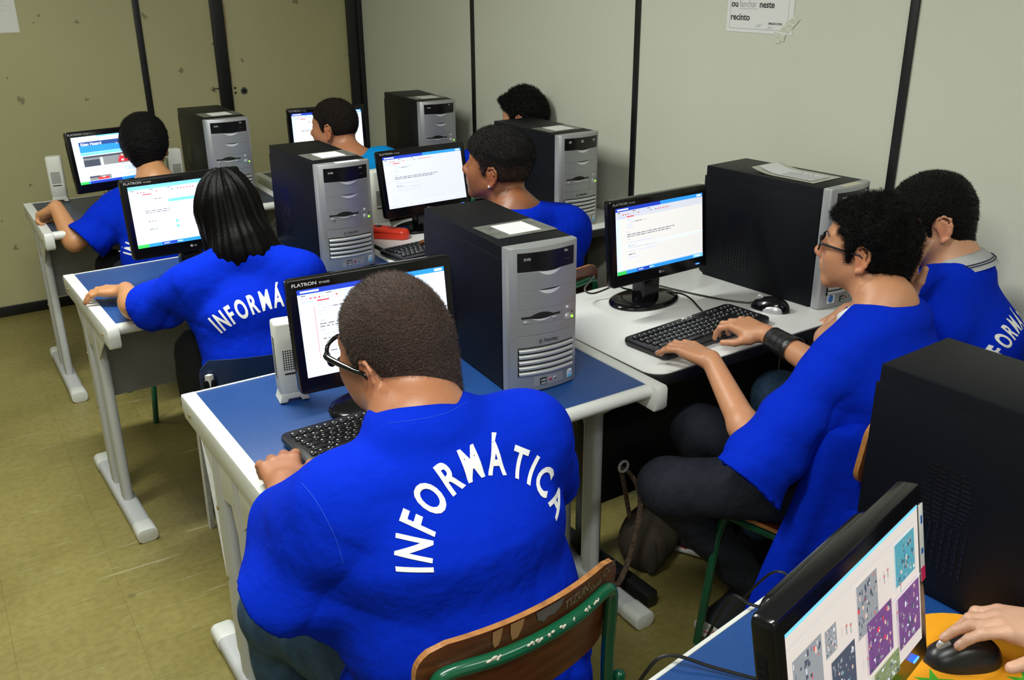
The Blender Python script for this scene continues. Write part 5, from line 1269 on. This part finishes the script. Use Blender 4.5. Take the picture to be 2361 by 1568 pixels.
# 6 -- boy with rectangular glasses, typing
def curly(H, T):
    for i in range(60):
        r = random.Random(i*7+1); a = r.uniform(0, 2*PI); e = r.uniform(-.1, 1.45)
        d = A_((math.cos(a)*math.cos(e), math.sin(a)*math.cos(e), math.sin(e))); p = A_((0, -.024, .034))+d*A_((.080, .088, .084))
        if d[1] > .25 and e < .55: continue
        H.ell(T(p), (.019, .019, .017), None, .009)
    H.cap(T((0, -.055, -.01)), T((0, -.060, -.075)), .066, .052, .02)
nb = (1.850, 1.225, .978); pv = (1.82, 1.20, .50)
P6 = build_person('boy with curly black hair and rectangular glasses typing at the white table', (1.82, 1.22, 0), SK['tan'],
    ((1.868, 1.322, 1.092), (-24, -4, 2), .96), nb, ((1.690, 1.225, .868), (2.000, 1.290, .885)), ((1.500, 1.275, .695), (1.775, 1.270, .790)), ((1.604, 1.528, .796), (1.832, 1.560, .806)), st_of(nb, -14, .145, .100, pv), Wd(-14),
    [((-.06, 1, .08), (.05, 0, 1), {'index': (11, 16, 30, 14), 'middle': (3, 14, 30, 14), 'ring': (-6, 14, 30, 14), 'little': (-26, 10, 20, 8)}, [(.030, .030, -.010), (.056, .056, -.016), (.074, .082, -.022)], 1.06, .92, True),
     ((-.18, 1, .08), (-.12, 0, 1), {'index': (10, 24, 36, 20), 'middle': (2, 22, 44, 24), 'ring': (-5, 24, 48, 24), 'little': (-14, 22, 48, 24)}, [(.030, .026, -.014), (.052, .052, -.026), (.060, .084, -.034)], 1.04, .92, True)],
    mk_hair('curly', .014, region_short(.050, .056, -.034, -.088), hk, dict(m=hk, n=16000, L=.012, w=.0006, lk=.2, curl=.003, segs=5), extra=curly, nz=lambda P: .003*wave(P, 15, 210), res=.004), (.040, .034, .036, .0245), .0030, None,
    dict(grow=.012, vneck=1, sleeve=(.062, .086), frac=(1.22, .72), hem=.455, trap=.055, drop=((.005, -.03, -.03), (0, 0, -.02)), wall=.015, res=.0048, flaps=[((1.74, 1.16, .52), (1.66, 1.22, .16), (.10, .045), (.115, .050), (.8, .5, 0), .05)]),
    legs=[((1.72, 1.22, .49), (1.450, 1.500, .485), (1.735, 1.452, .13)), ((1.90, 1.25, .49), (1.71, 1.66, .50), (1.86, 1.70, .12))], neck=.047, seed=6, eyes=True, glass=((M['gloss_black'], mat('glossy_temple', (.05, .05, .06), .1, .6)), 'rect'), shoes=False, jaw=.95, collar=.064)
# smock tail hanging beside the chair
Hs = Solid(); Hs.ec((1.70, 1.13, .72), (1.585, 1.22, .13), (.10, .040), (.13, .045), (.85, -.5, 0), .03); Hs.fn(lambda P: (.12+.05*(P[:, 0]-1.6)-P[:, 2]), (1.66, 1.2, .1), 3, .005, 'i')
Hs.warp = lambda P: .008*np.sin((P[:, 0]-P[:, 1]*.6)*50+2*np.sin(P[:, 2]*7))+.003*wave(P, 31, 30)
tl = under(Hs.mesh(.0055, 'smock_tail', M['shirt']), P6[0])
bm = B(); w_ = .0
# white vest showing at the neck
Us = Solid(); T6 = P6[1]; nb6 = A_((1.850, 1.225, .978)); fr6 = A_((-.25, .97, 0))
Us.ell(nb6+fr6*.030+A_((0, 0, -.040)), (.085, .078, .062), None, .02); Us.cap(T6((0, -.03, -.06)), nb6-A_((0, 0, .1)), .053, .056, .004, 's'); Us.fn(lambda P: (P[:, 2]-nb6[2]-.012)+.9*((P-nb6)@fr6-.05), nb6, 3, .003, 'i')
under(Us.mesh(.0035, 'undershirt', M['undershirt']), P6[0])
# leather wristband on the right forearm
wr = A_((1.832, 1.560, .806)); el = A_((1.775, 1.270, .790)); ax = nrm(el-wr); 
bm = B(); pts = [wr+ax*d for d in (.030, .032, .055, .080, .105, .120, .122)]; tube(bm, pts, [.0285, .0305, .0315, .0335, .0355, .0370, .0350], 28, cap=False); wb = under(fin(bm, 'wristband', mat('black_leather', (.008, .008, .009), .35, bump=(90, .2)), None, angle=60), P6[0])
bm = B()
for d, r_ in ((.055, .0325), (.080, .0345), (.105, .0365)): tube(bm, [wr+ax*d, wr+ax*(d+.0012)], [r_, r_], 28, cap=False)
ws = fin(bm, 'strap_seam', M['gloss_black'], wb)
# canvas sneaker
def sneaker(root, heel, toe, name='sneaker'):
    h, t = A_(heel), A_(toe); f = nrm(t-h); s = A_((-f[1], f[0], 0)); L = np.linalg.norm(t-h)
    P = lambda a, b, z: h+f*a+s*b+A_((0, 0, z))
    so = Solid(); so.ec(P(.035, 0, .016), P(L-.04, 0, .016), (.037, .016), (.046, .016), s, .02, ends=2.0); so.fn(lambda Q: .001-Q[:, 2], h, 3, .003, 'i'); so.fn(lambda Q: Q[:, 2]-.030, h, 3, .004, 'i')
    o = under(so.mesh(.0035, 'sneaker_sole', mat('white_rubber', (.62, .62, .60), .5, noise=(40, .5, (.40, .39, .36)))), root)
    up = Solid(); up.ec(P(.04, 0, .045), P(L-.045, 0, .034), (.036, .034), (.038, .022), s, .03); up.cap(P(.050, 0, .05), P(.060, 0, .125), .040, .041, .03); up.cap(P(.065, 0, .09), P(.16, 0, .045), .034, .028, .03); up.fn(lambda Q: .026-Q[:, 2], h, 3, .003, 'i'); up.fn(lambda Q: Q[:, 2]-.125, h, 3, .003, 'i')
    u = under(up.mesh(.0035, 'canvas_upper', mat('black_canvas', (.012, .013, .020), .8, bump=(600, .3))), root)
    tc = Solid(); tc.ec(P(L-.075, 0, .034), P(L-.042, 0, .030), (.038, .024), (.040, .022), s, .02); tc.fn(lambda Q: .028-Q[:, 2], h, 3, .003, 'i'); tc.fn(lambda Q: (L-.078)-(Q-h)@f, h, 3, .003, 'i'); under(tc.mesh(.0035, 'toe_cap', mat('white_toe', (.55, .55, .54), .5)), root)
    bm = B(); tube(bm, [P(L*.55, sd*.0405, .029) for sd in (1,)]+[P(L-.03, .030, .029), P(L-.004, 0, .029), P(L-.03, -.030, .029), P(L*.55, -.0405, .029)], .0014, 6, smooth_path=6); fin(bm, 'red_piping', mat('red_line', (.5, .01, .01), .5), o)
    for k in range(7):
        a = L-.085-.0155*k; z = .055+.0105*k
        bm = B(); tube(bm, [P(a, -.024, z-.004), P(a+.004, 0, z+.006), P(a+.008, .024, z-.002)], .0036, 6, smooth_path=3, flat=.6); fin(bm, 'lace', M['print'], u)
    bm = B(); cyl(bm, P(.075, .0425, .075), .006, .002, 14, tuple(s)); cyl(bm, P(.075, -.0445, .075), .006, .002, 14, tuple(s)); fin(bm, 'eyelet', M['print'], u)
sneaker(P6[0], (1.800, 1.450, 0), (1.565, 1.468, 0))
sneaker(P6[0], (1.90, 1.66, 0), (1.80, 1.88, 0))
# 7 -- boy resting his cheek on his hand
nb = (2.205, 1.290, 1.000); pv = (2.20, 1.20, .50)
P7 = build_person('boy with white polo collar and stubble resting his cheek on his hand', (2.20, 1.24, 0), SK['light'],
    ((2.165, 1.355, 1.105), (-48, 16, 4), .98), nb, ((2.073, 1.222, .885), (2.335, 1.362, .905)), ((1.97, 1.46, .79), (2.34, 1.55, .77)), ((1.965, 1.275, .950), (2.225, 1.600, .775)), st_of(nb, -28, .140, .105, pv), Wd(-28),
    [((.28, .02, 1), (-.8, .5, .2), {'index': (2, 10, 12, 8), 'middle': (0, 16, 20, 8), 'ring': (-3, 20, 24, 8), 'little': (-8, 24, 30, 8)}, [(.030, .030, -.010), (.050, .060, -.012), (.054, .092, -.012)], 1., .95, True), ((-.3, .6, -.6), (0, 1, .4), {'index': (2, 40, 60, 30), 'middle': (0, 40, 60, 30), 'ring': (-2, 40, 60, 30), 'little': (-6, 40, 60, 30)}, TH_REST, 1., 1.)],
    mk_hair('short', .010, region_short(.066, .052, -.030, -.090), hk, dict(m=hk, n=12000, L=.006, w=.0006, lk=1.1), nz=lambda P: .002*wave(P, 5, 150), res=.0042, extra=lambda H, T: H.cap(T((0, -.050, -.02)), T((0, -.048, -.075)), .060, .050, .02)), res=.0042, stub=.5, smock=dict(grow=.012, sleeve=(.066, .080), frac=(.8, .8), hem=.455),
    text=(((2.255, 1.08, .755), Wd(-28), (.45, -.9, .10), .118, -70, 60, .038), dict(sx=.84)), legs=[((2.11, 1.24, .49), (1.98, 1.62, .55), (1.98, 1.64, .12)), ((2.28, 1.26, .49), (2.24, 1.64, .52), (2.24, 1.66, .12))], legm='jeansb', neck=.052, seed=7, collar=.066)
def polo(root, nb, ax, r):
    nb = A_(nb); ax = nrm(ax); e1 = nrm(np.cross(ax, (0, 1, .01))); e2 = np.cross(ax, e1)
    prof = [(.030, -.002), (.034, .004), (.030, .012), (.004, .034), (-.006, .040)]   # (along the neck, outwards)
    n = 48; rows = []; bm = B()
    for (h, o) in prof:
        rows.append([bm.verts.new(nb+ax*(h-.004-.010*math.cos(2*PI*k/n)*0)+(e1*math.cos(2*PI*k/n)+e2*math.sin(2*PI*k/n))*(r+o)) for k in range(n)])
    for A, Q in zip(rows[:-1], rows[1:]):
        for k in range(n): bm.faces.new((A[k], A[(k+1) % n], Q[(k+1) % n], Q[k]))
    bmesh.ops.solidify(bm, geom=list(bm.faces), thickness=.0025); bmesh.ops.recalc_face_normals(bm, faces=bm.faces)
    c = under(fin(bm, 'polo_collar', M['undershirt'], None, angle=70), root)
    for (h, o) in ((.011, .0305), (.006, .0345)):
        bm = B(); tube(bm, [nb+ax*(h-.004)+(e1*math.cos(2*PI*k/n)+e2*math.sin(2*PI*k/n))*(r+o) for k in range(n)], .0014, 6, closed=True); fin(bm, 'collar_stripe', mat('navy_knit', (.01, .015, .05), .8), c)
polo(P7[0], nb, P7[1]((0, -.03, -.05))-A_(nb)+A_((0, 0, .06)), .060)
# 8 -- boy half hidden in the far corner
nb = (2.345, 3.580, .975); pv = (2.28, 3.66, .50)
P8 = build_person('boy with quiffed black hair peeking over the tower by the pale wall', (2.28, 3.64, 0), SK['tan'],
    ((2.398, 3.522, 1.084), (-32, 8, 0), 1.01), nb, ((2.19, 3.60, .885), (2.43, 3.62, .885)), ((2.12, 3.83, .76), (2.43, 3.87, .76)), ((2.16, 4.06, .79), (2.36, 4.10, .79)), st_of(nb, -6, .14, .10, pv), Wd(-6),
    [None, None], mk_hair('short', .010, region_short(.064, .050, -.020, -.062), hk, dict(m=hk, n=9000, L=.012, w=.0008, lk=.6), extra=lambda H, T: (H.ell(T((-.01, .052, .085)), (.050, .040, .024), None, .02), H.ell(T((.0, -.02, .105)), (.055, .07, .03), None, .02)), nz=lambda P: .003*wave(P, 5, 120), res=.005), res=.0055, smock=dict(grow=.012, hem=.455, sleeve=(.066, .078)),
    legs=[((2.2, 3.68, .48), (2.16, 4.04, .50), (2.16, 4.02, .12)), ((2.36, 3.68, .48), (2.36, 4.04, .50), (2.36, 4.02, .12))], neck=.050, seed=8, eyes=True)
# 9 -- the hand with the mouse, bottom right
nb = (1.62, .02, 1.05); pv = (1.66, -.12, .50)
P9 = build_person('person cropped by the bottom right corner, only the right hand on the mouse in view', (1.64, -.06, 0), SK['light'],
    ((1.60, .12, 1.20), (-10, 10, 0), 1.0), nb, ((1.46, -.01, .96), (1.78, .0, .96)), ((1.38, .20, .80), (1.90, .24, .80)), ((1.285, .505, .812), (1.86, .45, .80)), st_of(nb, 0, .15, .11, pv), Wd(0),
    [None, None], mk_hair('short', .012, region_short(.066, .052, -.020, -.062), hk, res=.006), res=.006, smock=dict(grow=.012, hem=.455), legs=[((1.57, -.1, .49), (1.50, .35, .50), (1.50, .34, .12)), ((1.75, -.1, .49), (1.80, .35, .50), (1.80, .34, .12))], neck=.05, seed=9) if 0 else None
def mouse_hand():
    root = person_root('person cropped by the bottom right corner, right hand resting on the black mouse', (1.62, -.05, 0))
    base, dark = SK['light']; sk = skin_mat('skin', (.62, .36, .25), dark)
    b = Solid(); c = A_((1.62, .10, 1.19)); R = rotm(-8, 10, 0); T = head_solid(b, c, R, 1.)
    nb = A_((1.62, .0, 1.05)); st = st_of(nb, 0, .15, .10, (1.64, -.10, .52)); b.cap(T((0, -.026, -.045)), nb, .05, .055, .03); torso(b, st, (1, 0, 0), -.02)
    wr = A_((1.278, .500, .808)); el = A_((1.44, .27, .80)); sh = A_((1.47, .01, .95)); el2 = A_((1.80, .22, .80)); sh2 = A_((1.77, .0, .95)); wr2 = A_((1.72, .46, .79))
    arm(b, sh, el, wr, (.045, .038, .040, .027)); arm(b, sh2, el2, wr2, (.045, .038, .040, .027))
    b.cap(nb, sh, .05, .048, .04); b.cap(nb, sh2, .05, .048, .04)
    RH = hand_frame(wr, (-.80, .60, .05), (.05, .05, 1), 'R')
    HT, tips = hand_solid(b, wr, RH, {'index': (3, 6, 22, 18), 'middle': (-3, 8, 22, 18), 'ring': (-9, 16, 40, 24), 'little': (-17, 20, 40, 24)}, [(.032, .030, -.014), (.058, .056, -.024), (.066, .086, -.030)], 1.0, .98)
    R2 = hand_frame(wr2, (-.2, 1, -.05), (0, 0, 1), 'L'); hand_solid(b, wr2, R2, CUR, THUMB, 1., 1.)
    o = under(b.mesh(.0034, 'body', sk, None, painter((.62, .36, .25), T, R, 1., face_spots(base))), root)
    n0 = set(bpy.data.objects); nails(None, HT, tips, RH, 1., M['nail'])
    for ob in set(bpy.data.objects)-n0: ob.parent = o
    mk_hair('short', .012, region_short(.066, .052, -.020, -.062), hk, res=.006)(T, R, c, 1., root)
    s_ = Solid(); torso(s_, st, (1, 0, 0), .012, .05)
    for a, e in ((sh, el), (sh2, el2)): s_.cap(nb+A_((0, 0, -.02)), a, .06, .06, .05); sleeve(s_, a, a+(e-a)*.75, .066, .078, .008)
    neck_collar_cut(s_, nb, (0, .2, 1), .066, .2); s_.fn(lambda P: .44-P[:, 2], (1.62, 0, .44), 3, .005, 'i'); s_.warp = lambda P: .003*wave(P, 12, 40)
    under(s_.mesh(.006, 'smock', M['shirt']), root)
    p = Solid()
    for x, kx in ((1.55, 1.50), (1.72, 1.74)): p.cap((x, -.08, .49), (kx, .33, .50), .085, .066, .05); p.cap((kx, .33, .50), (kx, .32, .12), .064, .05, .03)
    under(p.mesh(.007, 'trousers', M['jeans']), root)
    for kx in (1.50, 1.74):
        q = Solid(); q.cap((kx, .28, .045), (kx, .48, .034), .045, .036, .02); q.fn(lambda P: .004-P[:, 2], (kx, .3, 0), 2, .004, 'i'); under(q.mesh(.006, 'shoe', M['blackcloth']), root)
mouse_hand()
# ------------------------------------------------------------------ chairs
def wood_chair(label, loc, rz):
    t = thing('school_chair', label, 'chair', loc, rz, 'green tube chairs with plywood backs')
    def plate(bm, w, h, curve, thick, z0, y0, tilt, horiz=False, n=40, m=20, r=.045):
        o = rrect(-w/2, w/2, 0, h, r, 6); 
        # curved plate: front and back sheets with an edge band
        def P(x, v, off):
            c = curve*(1-(2*x/w)**2)
            return Vector((x, y0-c+off+v*tilt, z0+v)) if not horiz else Vector((x, y0+v, z0+off-c*.6*(1 if v < h*.8 else .5)))
        g = {}
        import itertools
        xs = [(-w/2)+w*i/n for i in range(n+1)]; vs = [h*j/m for j in range(m+1)]
        def clampx(x, v):
            # round the corners
            for cy_, sg_ in ((r, -1), (h-r, 1)):
                dv = (v-cy_)*sg_
                if dv > 0: lim = w/2-r+math.sqrt(max(0, r*r-min(dv, r)**2)); return max(-lim, min(lim, x))
            return x
        F = [[bm.verts.new(P(clampx(x, v), v, thick/2)) for x in xs] for v in vs]; K = [[bm.verts.new(P(clampx(x, v), v, -thick/2)) for x in xs] for v in vs]
        for j in range(m):
            for i in range(n):
                bm.faces.new((F[j][i], F[j][i+1], F[j+1][i+1], F[j+1][i])); bm.faces.new((K[j][i+1], K[j][i], K[j+1][i], K[j+1][i+1]))
        ring = [(0, i) for i in range(n+1)]+[(j, n) for j in range(1, m+1)]+[(m, i) for i in range(n-1, -1, -1)]+[(j, 0) for j in range(m-1, 0, -1)]
        for k in range(len(ring)):
            a, b = ring[k], ring[(k+1) % len(ring)]
            try: f = bm.faces.new((F[a[0]][a[1]], K[a[0]][a[1]], K[b[0]][b[1]], F[b[0]][b[1]])); f.material_index = 1
            except ValueError: pass
        bmesh.ops.remove_doubles(bm, verts=bm.verts, dist=.0004); bmesh.ops.recalc_face_normals(bm, faces=bm.faces)
    bm = B(); plate(bm, .395, .175, .035, .011, .640, -.170, -.12); br = fin(bm, 'backrest', [M['ply'], M['ply_edge']], t, angle=50)
    bm = B(); plate(bm, .385, .375, .012, .011, .445, -.185, 0, True); fin(bm, 'seat', [M['ply'], M['ply_edge']], t, angle=50)
    zt = .765; yb = -.213
    bm = B(); tube(bm, [(-.178, -.205, .43), (-.178, -.198, .60), (-.178, -.202, zt-.05), (-.172, -.206, zt-.012), (-.150, -.212, zt), (-.08, -.230, zt), (0, -.236, zt), (.08, -.230, zt), (.150, -.212, zt), (.172, -.206, zt-.012), (.178, -.202, zt-.05), (.178, -.198, .60), (.178, -.205, .43)], .0115, 14, smooth_path=5); fin(bm, 'back_tube', M['green'], t)
    for s in (-1, 1):
        bm = B(); tube(bm, [(s*.172, -.20, .418), (s*.172, .16, .418)], .0115, 12); fin(bm, 'seat_rail', M['green'], t)
        bm = B(); tube(bm, [(s*.201, -.205, .560), (s*.201, -.205, .558), (s*.201, -.200, .42), (s*.203, -.235, .02), (s*.203, -.236, .0)], .0112, 12)
        bmesh.ops.create_uvsphere(bm, u_segments=12, v_segments=8, radius=.0122, matrix=Matrix.Translation((s*.201, -.205, .561))); fin(bm, 'leg', M['green'], t)
        bm = B(); tube(bm, [(s*.172, .150, .425), (s*.178, .165, .35), (s*.186, .195, .0)], .0112, 12); fin(bm, 'leg', M['green'], t)
    bm = B(); tube(bm, [(-.172, .10, .418), (.172, .10, .418)], .010, 10); fin(bm, 'cross_rail', M['green'], t)
    return t, br
ch, br = wood_chair('green tube chair with scratched plywood back behind the buzz-cut boy', (.656, 1.180, 0), .075)
# chips and scratched writing on the nearest chair
def back_pt(x, z, out=.0): v = z-.640; return Vector((x, -.170-.035*(1-(2*x/.395)**2)-.12*v-.0065-out, z))
def patch(pts, m, name, parent, out=.0008, jag=0):
    bm = B(); P = []
    for (x, z) in pts: P.append(bm.verts.new(back_pt(x, z, out)))
    bm.faces.new(P); return fin(bm, name, m, parent, smooth=False)
patch([(-.085, .811), (-.068, .813), (-.070, .795), (-.073, .782), (-.080, .779), (-.084, .790)], M['ply_raw'], 'bare_patch', br); patch([(-.055, .813), (-.030, .814), (-.033, .796), (-.040, .781), (-.050, .780), (-.054, .795)], M['ply_raw'], 'bare_patch', br)
patch([(-.008, .812), (.050, .813), (.045, .800), (.030, .790), (.018, .794), (.010, .786), (-.004, .796)], mat('grey_scuff', (.14, .12, .11), .6), 'worn_patch', br)
tr = Matrix.Translation
for s_, x, z, sz in (('TIZUN', .052, .790, .026), ('Xuxa', .112, .788, .020), ('OLiV', .148, .797, .024)):
    o = text_obj('scratched_writing', s_, sz, mat('scratch', (.48, .40, .28), .7), br, Matrix.Identity(4), 0, 'LEFT', ext=.0002)
    for v in o.data.vertices:
        q = back_pt(x+v.co.x*.75, z+v.co.y-.006+.10*v.co.x, .0012); v.co = q
for k, (x, w) in enumerate(((-.095, .018), (-.082, .008), (-.028, .010), (-.010, .014), (.010, .010), (.035, .008), (.090, .007), (.100, .006), (.112, .006), (.120, .004), (.06, .003))):
    bm = B(); r = random.Random(k); cy_ = -.212-.026*(1-(x/.17)**2)
    y_ = -.236+.024*(x/.150)**2
    for q in range(3):
        xx = x+(r.random()-.5)*w; a = math.radians(100+40*r.random()); P = Vector((xx, y_-.0117*math.sin(a), .765+.0117*math.cos(a-PI/2)*0+.0117*abs(math.cos(a))+.002)); 
        P = Vector((xx, y_-math.cos(math.radians(35))*.0117, .765+math.sin(math.radians(35+15*q))*.0105))
        bmesh.ops.create_uvsphere(bm, u_segments=8, v_segments=5, radius=1, matrix=Matrix.Translation(P) @ Matrix.Diagonal((w*(.25+.2*r.random()), .0016, .0028, 1)))
    fin(bm, 'paint_chip', M['chip'], ch)
def place_chair(label, loc, rz):
    c = copy_tree(ch0); c.location = loc; c.rotation_euler = (0, 0, rz); c['label'] = label; return c
ch0, _ = wood_chair('green tube chair under the typing boy in rectangular glasses', (1.775, 1.300, 0), .20)
place_chair('empty plywood-backed green tube chair between the two white tables', (2.11, 2.52, 0), .06)
place_chair('green tube chair under the boy with the earring', (1.67, 2.50, 0), -.04)
place_chair('green tube chair under the boy at the far left desk', (.87, 3.86, 0), 1.62)
place_chair('green tube chair under the boy in the cyan shirt', (1.68, 3.66, 0), -.15)
place_chair('green tube chair under the boy peeking over the tower', (2.28, 3.72, 0), .04)
place_chair('green tube chair under the person with the mouse, mostly out of frame', (1.62, -.06, 0), 0)
def shell_chair(name, label, loc, rz, seatm, legm, dz=0.):
    t = thing(name, label, 'chair', loc, rz)
    def sheet(bm, w0, w1, z0, z1, y0, y1, curve, th=.005):
        n, m = 16, 10; r = .05; R_ = []
        for side in (th/2, -th/2):
            G = []
            for j in range(m+1):
                v = j/m; w = w0+(w1-w0)*v; e = 1-(max(0, v-.82)/.18)**2*.14
                G.append([bm.verts.new(((w*e)*(i/n-.5), y0+(y1-y0)*v-curve*(1-(2*i/n-1)**2)+side, z0+(z1-z0)*v)) for i in range(n+1)])
            R_.append(G)
        for j in range(m):
            for i in range(n): bm.faces.new((R_[0][j][i], R_[0][j][i+1], R_[0][j+1][i+1], R_[0][j+1][i])); bm.faces.new((R_[1][j][i+1], R_[1][j][i], R_[1][j+1][i], R_[1][j+1][i+1]))
        ring = [(0, i) for i in range(n+1)]+[(j, n) for j in range(1, m+1)]+[(m, i) for i in range(n-1, -1, -1)]+[(j, 0) for j in range(m-1, 0, -1)]
        for k in range(len(ring)):
            a, b = ring[k], ring[(k+1) % len(ring)]; bm.faces.new((R_[0][a[0]][a[1]], R_[1][a[0]][a[1]], R_[1][b[0]][b[1]], R_[0][b[0]][b[1]]))
        bmesh.ops.recalc_face_normals(bm, faces=bm.faces)
    bm = B(); sheet(bm, .40, .42, .60+dz, .835+dz, -.165, -.200, .035); fin(bm, 'backrest', M[seatm], t)
    bm = B(); prism(bm, rrect(-.205, .205, -.19, .20, .05, 6), 'Z', .438, .450, bev=.004); fin(bm, 'seat', M[seatm], t)
    for s in (-1, 1):
        bm = B(); tube(bm, [(s*.185, -.20, .43), (s*.185, -.205, .60), (s*.185, -.215, .80+dz)], .011, 4, flat=.6); fin(bm, 'back_upright', M[legm], t)
        bm = B(); tube(bm, [(s*.185, -.205, .425), (s*.190, -.17, .43), (s*.190, .14, .43), (s*.192, .19, .415), (s*.196, .215, .0)], .015, 4, smooth_path=4, flat=.7); fin(bm, 'leg', M[legm], t)
        bm = B(); tube(bm, [(s*.190, .06, .42), (s*.192, -.06, .28), (s*.196, -.24, .0)], .015, 4, smooth_path=4, flat=.7); fin(bm, 'leg', M[legm], t)
        bm = B(); box(bm, s*.185-.017, s*.185+.017, -.218, -.196, .745+dz, .785+dz, .003); fin(bm, 'bracket', M['case'], t)
    return t
shell_chair('plastic_chair', 'dark blue plastic chair on chipped white legs under the long-haired girl', (.800, 2.530, 0), -.14, 'blue_seat', 'white_steel', -.085)
shell_chair('slate_chair', 'slate plastic chair against the right wall under the boy with the polo collar', (2.205, 1.260, 0), .12, 'teal_seat', 'black_metal')

# ------------------------------------------------------------------ bags and cables
t = thing('shoulder_bag', 'olive canvas bag with braided strap on the floor under the white table', 'bag', (1.70, 1.86, 0), .5)
q = Solid(); q.ec((1.66, 1.80, .08), (1.86, 1.90, .08), (.085, .08), (.08, .08), (0, 0, 1), .03); q.cap((1.70, 1.82, .14), (1.82, 1.88, .12), .05, .05, .03); q.fn(lambda P: .003-P[:, 2], (1.7, 1.86, 0), 3, .01, 'i'); q.warp = lambda P: .008*wave(P, 41, 26)+.003*np.sin(P[:, 0]*60)
def loc_child(o, t):
    o.parent = t; o.matrix_parent_inverse = (Matrix.Translation(t.location) @ Matrix.Rotation(t.rotation_euler.z, 4, 'Z')).inverted(); return o
cv = mat('olive_canvas', (.060, .042, .028), .85, bump=(500, .4), noise=(20, .6, (.05, .04, .03)))
loc_child(q.mesh(.006, 'bag_body', cv), t)
q = Solid(); q.ec((1.645, 1.745, .075), (1.82, 1.82, .07), (.06, .02), (.055, .02), (0, 0, 1), .01); q.warp = lambda P: .003*wave(P, 44, 40); loc_child(q.mesh(.005, 'front_pocket', mat('brown_webbing', (.06, .045, .035), .85, bump=(300, .6, (1, 1, 6)))), t)
bm = B(); tube(bm, [(1.60, 1.80, .20), (1.535, 1.76, .36), (1.52, 1.755, .41), (1.55, 1.74, .38), (1.575, 1.73, .30), (1.555, 1.725, .18), (1.50, 1.72, .06), (1.46, 1.76, .02), (1.56, 1.82, .03)], .008, 8, smooth_path=8, flat=.5); loc_child(fin(bm, 'braided_strap', mat('braided_strap', (.12, .075, .05), .8, noise=(60, .9, (.03, .02, .015)), bump=(80, .8)), None), t)
bm = B(); tube(bm, [(1.52+.016*math.cos(a), 1.745, .42+.016*math.sin(a)) for a in [2*PI*k/16 for k in range(16)]], .004, 8, closed=True); loc_child(fin(bm, 'ring_buckle', M['mouse_s'], None), t)
t = thing('backpack', 'black backpack with chain zip pull hanging beside the long-haired girl', 'bag', (.62, 2.66, .62), 0)
q = Solid(); q.ec((.655, 2.66, .50), (.640, 2.67, .68), (.075, .10), (.055, .07), (1, .3, 0), .03); q.cap((.635, 2.66, .70), (.60, 2.66, .66), .035, .018, .03); q.warp = lambda P: .005*wave(P, 51, 40); loc_child(q.mesh(.005, 'bag_body', M['blackcloth']), t)
bm = B()
for k in range(7): bmesh.ops.create_uvsphere(bm, u_segments=8, v_segments=6, radius=.0035, matrix=Matrix.Translation((.588+.001*(k % 2), 2.655, .652-.0085*k)))
loc_child(fin(bm, 'zip_pull_chain', M['steel'], None), t)
def cable(label, pts, r=.0028):
    bm = B(); tube(bm, pts, r, 8, smooth_path=8); return tag(fin(bm, 'cable', M['cable']), label, 'cable')
z1 = DH+.0062
cable('black cable running from the bright-editor monitor to the silver mouse', [(1.86, 2.03, .90), (1.90, 2.13, .80), (1.97, 2.17, z1+.01), (2.02, 2.06, z1), (2.06, 1.95, z1), (2.10, 1.88, z1), (2.115, 1.862, z1+.004)])
cable('black cable curling from the bright-editor monitor to the keyboard of the typing boy', [(1.84, 2.05, .84), (1.83, 2.15, .78), (1.90, 2.16, z1), (1.965, 2.02, z1+.016), (1.95, 1.92, z1), (1.915, 1.868, z1+.004)])
cable('black cable drooping left under the bright-editor monitor', [(1.655, 2.06, .87), (1.68, 2.14, .80), (1.74, 2.17, .765), (1.81, 2.14, .79), (1.83, 2.07, .83)])
cable('looped black cable over the white back edge of the bottom right desk, nearest the corner', [(.76, .87, .60), (.785, .835, .72), (.815, .815, .755), (.86, .76, .748), (.93, .66, .746), (.98, .60, .746)])
cable('black cable crossing the white back edge of the bottom right desk, behind the tilted monitor', [(1.00, .92, .62), (.995, .865, .75), (1.01, .83, .752), (1.06, .76, .746), (1.06, .68, .746)])
cable('thin black cable over the white back edge, nearest the large cropped tower', [(1.09, .95, .62), (1.10, .875, .75), (1.12, .835, .752), (1.14, .76, .746)], .0022)
cable('black cable hanging below the far left monitor', [(.76, 4.26, .85), (.765, 4.30, .80), (.80, 4.31, .79), (.84, 4.29, .84)])
t = thing('earphones', 'white earphones resting on the knee between the two boys at the white table', 'earphones', (1.98, 1.50, .655), 0)
bm = B(); tube(bm, [(-.06, .0, .03), (-.03, .01, .012), (0, .0, .0), (.02, -.01, .008)], .0014, 6, smooth_path=5); fin(bm, 'wire', M['print'], t)
bm = B(); bmesh.ops.create_uvsphere(bm, u_segments=12, v_segments=8, radius=.0085, matrix=Matrix.Translation((-.06, 0, .03))); tube(bm, [(-.06, 0, .03), (-.052, .0, .008)], .003, 8); fin(bm, 'earbud', M['print'], t)
